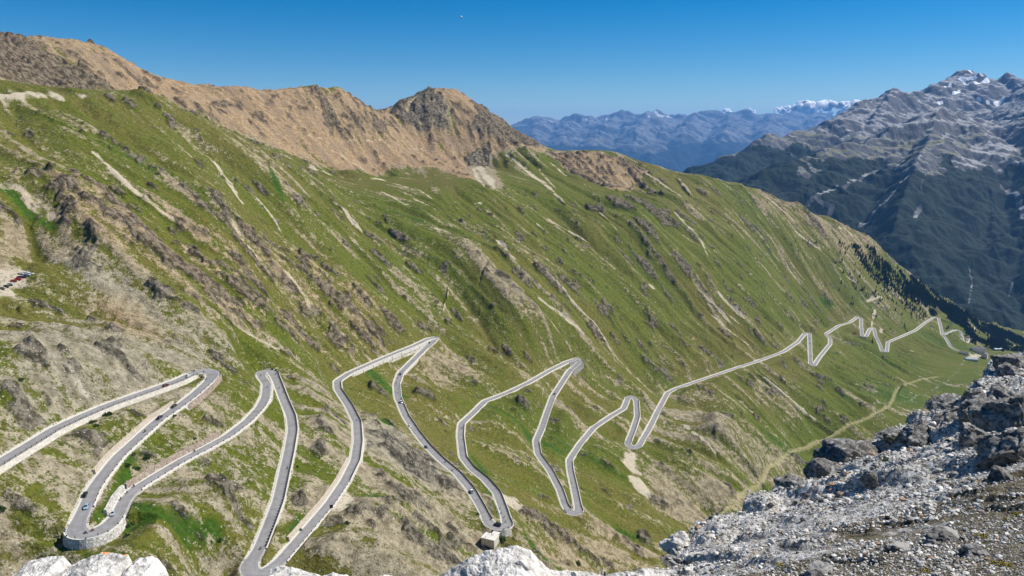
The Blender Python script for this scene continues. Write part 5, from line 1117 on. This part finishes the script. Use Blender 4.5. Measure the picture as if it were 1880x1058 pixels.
# ------------------------------------------------------------------ far mountains
class Land:
    def __init__(s, ridges, x0, x1, y0, y1, g, floor, seed, gul=.3, wl=420, dp=1.):
        s.gx = np.arange(x0, x1, g, dtype=f32); s.gy = np.arange(y0, y1, g, dtype=f32); s.g = g; s.MX, s.MY = np.meshgrid(s.gx, s.gy); h = np.full(s.MX.shape, floor, f32); best = np.full(s.MX.shape, 1e9, f32)
        for ri, (pts, k) in enumerate(ridges):
            P = np.array([at(*p) for p in pts]); L = np.r_[0, np.cumsum(np.linalg.norm(np.diff(P[:, :2], axis=0), axis=1))]; bd = np.full(s.MX.shape, 1e9, f32); bs = np.zeros(s.MX.shape, f32); bz = np.zeros(s.MX.shape, f32); sd_ = np.zeros(s.MX.shape, f32)
            for i in range(len(P)-1):
                d = P[i+1, :2]-P[i, :2]; ln = np.linalg.norm(d); d = d/ln; rx_ = s.MX-P[i, 0]; ry_ = s.MY-P[i, 1]; t = np.clip(rx_*d[0]+ry_*d[1], 0, ln); ds = np.hypot(rx_-t*d[0], ry_-t*d[1]); c = ds < bd
                bd = np.where(c, ds, bd); bs = np.where(c, L[i]+t, bs); bz = np.where(c, P[i, 2]+(P[i+1, 2]-P[i, 2])*t/ln, bz); sd_ = np.where(c, np.sign(rx_*d[1]-ry_*d[0]), sd_)
            ws = bs+1.1*wl*fbm(s.MX/wl/2.4, s.MY/wl/2.4, 3, seed+ri)
            gl = ridged(ws/wl+sd_*7, bd/(wl*5), 3, seed+10*ri)
            hr = bz-k*bd*(1-.12*np.clip(bd/1500, 0, 1))+gul*wl*.32*(gl-.45)*np.clip(bd/(wl*.7), 0.03, 1.6)
            h = np.maximum(h, hr)
        h += wl*.26*fbm(s.MX/(wl*1.3), s.MY/(wl*.6), 4, seed+77)*np.clip((h-floor)/300, 0, 1)+wl*.035*ridged(s.MX/(wl*.16), s.MY/(wl*.16), 3, seed+78)*np.clip((h-floor)/300, 0, 1)
        s.h = h.astype(f32); s.R = Ras(s.h, x0, y0, g); s.x0 = x0; s.y0 = y0; gy_, gx_ = np.gradient(s.h, g); s.sl = np.hypot(gx_, gy_)
    def stroke(s, f, pts, w, val=1.):
        ys = np.linspace(s.gy[0]+50, s.gy[-1]-50, 1500); W_ = np.array([q[:2] for q in (hit(*p, ras=s.R, ys=ys, miss=-1) for p in pts) if q[1] > 0])
        if len(W_) < 2: return
        L = np.r_[0, np.cumsum(np.linalg.norm(np.diff(W_, axis=0), axis=1))]
        for t in np.arange(0, L[-1]+1, s.g*.7):
            x = np.interp(t, L, W_[:, 0]); y = np.interp(t, L, W_[:, 1]); i = int((x-s.x0)/s.g); j = int((y-s.y0)/s.g); r = int(w*1.3/s.g)+2
            if not (r < i < len(s.gx)-r and r < j < len(s.gy)-r): continue
            sl_ = (slice(j-r, j+r), slice(i-r, i+r)); d = np.hypot(s.MX[sl_]-x, s.MY[sl_]-y)/w; f[sl_] = np.maximum(f[sl_], val*(1-sstep(.5, 1.3, d)))
def land_mesh(name, land, ua, ub, ya, yb, nu, ny, mat, fields):
    u = np.linspace(ua, ub, nu); y = np.exp(np.linspace(math.log(ya), math.log(yb), ny)); Y, U = np.meshgrid(y, u, indexing='ij'); X = (U*Y).astype(f32); Y = Y.astype(f32)
    me = mk_mesh(name, np.stack([X.ravel(), Y.ravel(), land.R.bil(X, Y).ravel()], 1), grid_quads(ny, nu))
    for k, f in fields.items(): attr(me, k, Ras(f.astype(f32), land.x0, land.y0, land.g).bil(X.ravel(), Y.ravel()))
    return tag(link(name, me, mat), kind='structure')
def mount_mat(name, sc_, dim=1.):
    m, nt, b = new_mat(name); n = N(nt); P = n.pos(); n1 = n.noise(P, sc_, 5, .65); n2 = n.noise(P, sc_*.15, 4, .6)
    n3 = n.noise(P, sc_*5, 4, .7); wd_, rk, sn, sr, gr = [n.attr(k) for k in ('wood', 'crag', 'snow', 'scree', 'meadow')]
    c = n.mix(n.step(n1, .35, .65), (.19, .19, .195), (.33, .33, .335))
    c = n.mix(n.step(n.math('ADD', gr, n.math('MULTIPLY', n.math('SUBTRACT', n2, .5), 1.2)), .3, .7), c, n.mix(n1, (.10, .105, .05), (.20, .19, .12)))
    c = n.mix(n.step(n.math('ADD', sr, n.math('MULTIPLY', n.math('SUBTRACT', n1, .5), .6)), .35, .75), c, n.mix(n1, (.24, .235, .235), (.36, .355, .355)))
    c = n.mix(n.step(n.math('ADD', rk, n.math('MULTIPLY', n.math('SUBTRACT', n1, .5), .8)), .45, .6), c, n.mix(n1, (.06, .06, .065), (.16, .155, .16)))
    wf = n.step(n.math('ADD', wd_, n.math('ADD', n.math('MULTIPLY', n.math('SUBTRACT', n1, .5), 1.1), n.math('MULTIPLY', n.math('SUBTRACT', n2, .5), .8))), .4, .55)
    wc = n.mix(n.noise(P, sc_*3, 2), (.003, .009, .008), (.012, .026, .015)); c = n.mix(n.math('MULTIPLY', wf, n.math('SUBTRACT', 1., n.step(sr, .55, .75))), c, wc)
    c = n.mix(n.step(n.math('ADD', sn, n.math('MULTIPLY', n.math('SUBTRACT', n1, .5), .7)), .45, .55), c, (.85, .87, .9))
    c = n.mulc(c, n.math('MULTIPLY', dim, n.math('ADD', .35, n.math('MULTIPLY', n3, 1.3))))
    n.put(b.inputs['Base Color'], c); nt.links.new(n.bump(n3, .6, .09/sc_, n.bump(n1, .4, .25/sc_)), b.inputs['Normal']); return m
RA = [([(1180,380,5600),(1262,320,6000),(1330,288,6500),(1420,254,7000),(1500,234,7300),(1550,209,7600),(1600,190,8000),(1640,165,8300),(1690,176,8500),(1730,152,8900),(1762,137,9100),(1782,128,9200),(1812,140,9300),(1835,145,9300),(1850,137,9300),(1900,150,9300),(2050,130,9300)], .58),
      ([(1640,165,8300),(1590,240,7300),(1540,280,6500)], .6),
      ([(1290,430,4250),(1370,342,4700),(1400,320,4850),(1450,290,5050),(1520,277,5250),(1580,264,5400),(1640,237,5600),(1690,215,5750),(1722,203,5850),(1770,222,6200),(1830,232,6800),(1880,215,7300),(1900,150,8600)], .60),
      ([(1722,203,5850),(1702,262,5300),(1672,330,4750),(1640,420,4150)], .62), ([(1770,222,6200),(1810,320,5200),(1830,440,4300)], .6),
      ([(2040,110,7600),(1960,170,6400),(1905,250,5600),(1895,330,4900),(1930,450,4100)], .62)]
M1 = Land(RA, 600, 9800, 3300, 10400, 12.5, -1500, 700, gul=.16, wl=330)
n_ = fbm(M1.MX/600, M1.MY/600, 4, 800); tl = -235+150*n_
wood = sstep(60, -90, M1.h-tl)*1.45; wood = np.where(M1.sl > 1.15, wood-.3, wood)
crag = sstep(.72, .95, M1.sl+.12*n_)*.9; mead = sstep(420, 60, M1.h-tl)*.75*(1-crag); scr = sstep(.5, .75, fbm(M1.MX/240, M1.MY/240, 3, 810)+.25*(M1.h > -120))*.6*sstep(-40, 60, M1.h-tl); snow = np.zeros(M1.h.shape, f32)
scr = scr.astype(f32)
for pts, w_ in [([(1690,285),(1672,310),(1650,340),(1625,372),(1600,395),(1576,418)],26),([(1640,340),(1610,372)],16),([(1800,270),(1790,300),(1760,300)],110),([(1850,215),(1820,270),(1790,300)],120),([(1875,240),(1850,280),(1830,310)],90),([(1660,295),(1600,318),(1560,330)],28),([(1560,335),(1500,360),(1480,380)],24),([(1700,320),(1690,350)],14),([(1780,480),(1785,520),(1778,560)],14),([(1860,520),(1835,560),(1815,580)],12),([(1845,560),(1840,590)],10),([(1765,500),(1760,530)],10),([(1500,365),(1530,380),(1520,400)],30),([(1690,380),(1680,400)],30),([(1840,345),(1870,365),(1880,400)],40),([(1800,300),(1840,300),(1880,295)],30)]: M1.stroke(scr, pts, w_*.62, .8)
for pts, w_ in [([(1762,145),(1790,143)],30),([(1790,152),(1815,148)],26),([(1745,155),(1735,160)],22),([(1780,130),(1785,134)],24),([(1730,188),(1722,190)],22),([(1750,173),(1762,168)],22),([(1795,183),(1800,183)],20),([(1812,188),(1816,189)],22),([(1828,190),(1840,183)],36),([(1870,141),(1880,142)],26),([(1770,150),(1778,156)],20),([(1800,136),(1806,140)],16)]: M1.stroke(snow, pts, w_*.75)
land_mesh('mountain', M1, .22, .92, 3350, 10200, 900, 760, mount_mat('mountain_ground', .012), dict(wood=wood, crag=crag, snow=snow, scree=scr, meadow=mead))
RF = [([(800,240,33000),(930,232,33000),(965,224,32500),(985,216,32000),(1008,219,32000),(1030,223,32000),(1055,216,31500),(1085,214,31000),(1102,220,31000),(1130,213,31500),(1152,213,31500),(1168,215,31000),(1190,205,31000),(1204,212,31500),(1225,209,32500),(1250,212,32500),(1280,209,33000),(1300,208,33000),(1322,210,33000),(1340,206,33500),(1370,202,34000),(1385,206,34000),(1420,212,34000),(1455,210,34500),(1482,212,34500),(1510,213,35000),(1540,212,35000),(1570,206,35500),(1640,206,36000),(1800,210,36000)], .50)]
for a, b_, c_ in [((1055,216,31500),(1040,250,27000),(1030,275,24000)),((1130,213,31500),(1105,245,27500),(1090,262,25000)),((1190,205,31000),(1175,238,27000),(1165,262,24500)),((1280,209,33000),(1260,235,28500),(1250,262,25500)),((1340,206,33500),(1335,238,28000),(1320,270,24500)),((985,216,32000),(985,250,27500),(980,268,25000)),((1420,208,34000),(1410,235,29000),(1400,262,26000)),((1510,208,35000),(1500,235,30000),(1490,255,27000)),((1225,209,32500),(1215,240,28000),(1205,262,26000))]: RF.append(([a, b_, c_], .5))
M2 = Land(RF, -9000, 26000, 20000, 37500, 60., -1850, 900, gul=.45, wl=1300)
n_ = fbm(M2.MX/3000, M2.MY/3000, 4, 950); wood2 = sstep(150, -150, M2.h-(-620+260*n_)); sn2 = np.zeros(M2.h.shape, f32)
for pts, w_ in [([(1205,209),(1225,214)],110),([(1208,212),(1232,216)],110),([(1192,213),(1190,216)],60),([(1070,219),(1078,221)],70),([(1113,216),(1118,220)],50),([(1010,222),(1016,224)],40),([(1342,205),(1350,207)],60)]: M2.stroke(sn2, pts, w_)
sn2 = np.maximum(sn2, .6*sstep(.45, .65, fbm(M2.MX/500, M2.MY/500, 3, 960))*sstep(250, 500, M2.h))
land_mesh('far_mountain_range', M2, -.2, .75, 20200, 37000, 900, 330, mount_mat('far_mountain_ground', .0022, .55), dict(wood=wood2, crag=sstep(.7, 1., M2.sl)*.6, snow=sn2, scree=sstep(.3, .5, fbm(M2.MX/900, M2.MY/900, 3, 970))*.6, meadow=sstep(800, 0, M2.h+620)*.5))
# one ground sheet under it all
me = mk_mesh('valley_floor', np.array([(-60000, -3000, -1900), (60000, -3000, -1900), (60000, 39000, -1900), (-60000, 39000, -1900)]), np.array([(0, 1, 2, 3)])); m, nt, b = new_mat('valley_ground'); nn = N(nt); c = nn.mix(nn.step(nn.noise(nn.pos(), .0006, 6, .7), .45, .6), (.02, .04, .018), (.10, .12, .06)); c = nn.mix(nn.step(nn.noise(nn.pos(), .004, 4, .7), .64, .68), c, (.4, .4, .38)); nn.put(b.inputs['Base Color'], c)
tag(link('valley_floor', me, m), kind='structure')
# clouds behind the far range
M_CLOUD, nt, b = new_mat('cloud_white'); b.inputs['Base Color'].default_value = (1, 1, 1, 1); b.inputs['Roughness'].default_value = 1; b.inputs['Specular IOR Level'].default_value = 0
b.inputs['Subsurface Weight'].default_value = 1; b.inputs['Subsurface Radius'].default_value = (1, 1, 1); b.inputs['Subsurface Scale'].default_value = 1100
def cloud(x0, x1, base, tops, Y, seed, label):
    g = random.Random(seed); bm = bmesh.new()
    for k in range(int((x1-x0)*.75)+3):
        x = g.uniform(x0+3, x1-3); t = np.interp(x, [p[0] for p in tops], [p[1] for p in tops]); r = g.uniform(3.2, 6.5)*(1 if x1-x0 > 60 else .6); y = max(t+r, t+r+(base-t-2*r)*g.random()**1.6); p = at(x, y, Y+g.uniform(-900, 900)); ball(bm, p, r*Y/F, 4, (1.3, 1, 1))
    V = np.array([v.co[:] for v in bm.verts]); me = bpy.data.meshes.new('cloud')
    D = fbm(V[:, 0]/330+V[:, 1]/510, V[:, 2]/330, 3, seed)*55; bm.normal_update()
    for v, d in zip(bm.verts, D): v.co += v.normal*float(d)
    bm.to_mesh(me); bm.free(); me.polygons.foreach_set('use_smooth', [True]*len(me.polygons)); tag(link('cloud', me, M_CLOUD), label, 'cloud')
cloud(1452, 1580, 216, [(1452,196),(1462,189),(1475,184),(1490,186),(1502,186),(1512,181),(1525,184),(1537,188),(1548,183),(1560,186),(1572,182),(1580,192)], 46000, 1, 'large white cumulus bank above the far range, left of the right hand mountain')
cloud(1420, 1452, 216, [(1420,200),(1436,193),(1452,194)], 46500, 2, 'small white cloud touching the left end of the large cumulus bank')
cloud(1304, 1345, 218, [(1304,207),(1322,202),(1338,198),(1345,202)], 46000, 3, 'thin white cloud peeping over the middle of the far range')
cloud(1372, 1386, 216, [(1372,203),(1378,197),(1386,202)], 46000, 4, 'tiny wisp of cloud over the far range between the two larger clouds')
# the moon
me = bpy.data.meshes.new('moon'); bm = bmesh.new(); bmesh.ops.create_icosphere(bm, subdivisions=4, radius=125); bm.to_mesh(me); bm.free(); me.polygons.foreach_set('use_smooth', [True]*len(me.polygons))
mm, nt, b = new_mat('moon_rock'); nn = N(nt); nn.put(b.inputs['Base Color'], nn.mix(nn.noise(nn.obj(), .006, 3), (.7, .7, .7), (.95, .95, .93)))
o = link('moon', me, mm); o.location = at(846.5, 31.5, 90000); tag(o, 'tiny pale daytime moon high in the blue sky', 'moon')
# ------------------------------------------------------------------ air
bm = bmesh.new(); bmesh.ops.create_cube(bm, size=1)
for v in bm.verts: v.co = Vector((v.co.x*130000, -4000 if v.co.y < 0 else 40500, -1901.5 if v.co.z < 0 else 850))
me = bpy.data.meshes.new('haze'); bm.to_mesh(me); bm.free(); mh = bpy.data.materials.new('haze_air'); mh.use_nodes = True; nt = mh.node_tree; nt.nodes.clear(); oo = nt.nodes.new('ShaderNodeOutputMaterial'); pv = nt.nodes.new('ShaderNodeVolumePrincipled')
pv.inputs['Color'].default_value = (.19, .48, 1, 1); pv.inputs['Density'].default_value = HAZE; pv.inputs['Anisotropy'].default_value = .0; nt.links.new(pv.outputs[0], oo.inputs['Volume'])
tag(link('haze', me, mh), 'thin blue summer haze filling the air between the mountains', 'haze', kind='stuff')
# ------------------------------------------------------------------ camera, sun, sky
cd = bpy.data.cameras.new('camera'); cam = bpy.data.objects.new('camera', cd); COL.objects.link(cam)
cd.sensor_width = 36; cd.lens = 36*F/1880; cd.clip_start = .3; cd.clip_end = 200000
cam.location = (0, 0, 0); cam.rotation_euler = (math.pi/2-TH, 0, 0); sc.camera = cam
SAZ, SEL = math.radians(74), math.radians(47)
sd = Vector((math.sin(SAZ)*math.cos(SEL), math.cos(SAZ)*math.cos(SEL), math.sin(SEL)))
ld = bpy.data.lights.new('sun', 'SUN'); ld.energy = 5.0; ld.angle = math.radians(.5); ld.color = (1, .95, .87)
lo_ = bpy.data.objects.new('sun', ld); COL.objects.link(lo_); lo_.rotation_euler = sd.to_track_quat('Z', 'Y').to_euler()
wd = bpy.data.worlds.new('World'); sc.world = wd; wd.use_nodes = True; nt = wd.node_tree; nt.nodes.clear()
ow = nt.nodes.new('ShaderNodeOutputWorld'); bg = nt.nodes.new('ShaderNodeBackground'); st = nt.nodes.new('ShaderNodeTexSky')
st.sky_type = 'NISHITA'; st.sun_disc = False; st.sun_elevation = SEL; st.sun_rotation = SAZ; st.altitude = 2800; st.air_density = 1.0; st.dust_density = .6; st.ozone_density = 4.0
hs = nt.nodes.new('ShaderNodeHueSaturation'); hs.inputs['Saturation'].default_value = 1.5; hs.inputs['Hue'].default_value = .497; nt.links.new(st.outputs[0], hs.inputs['Color']); nt.links.new(hs.outputs[0], bg.inputs[0]); nt.links.new(bg.outputs[0], ow.inputs[0]); bg.inputs[1].default_value = .07
sc.view_settings.view_transform = 'Standard'; sc.view_settings.look = 'None'; sc.view_settings.gamma = 1; sc.view_settings.exposure = .46
sc.cycles.max_bounces = 4; sc.cycles.diffuse_bounces = 2; sc.cycles.volume_bounces = 1
print('done', time.time()-T0)
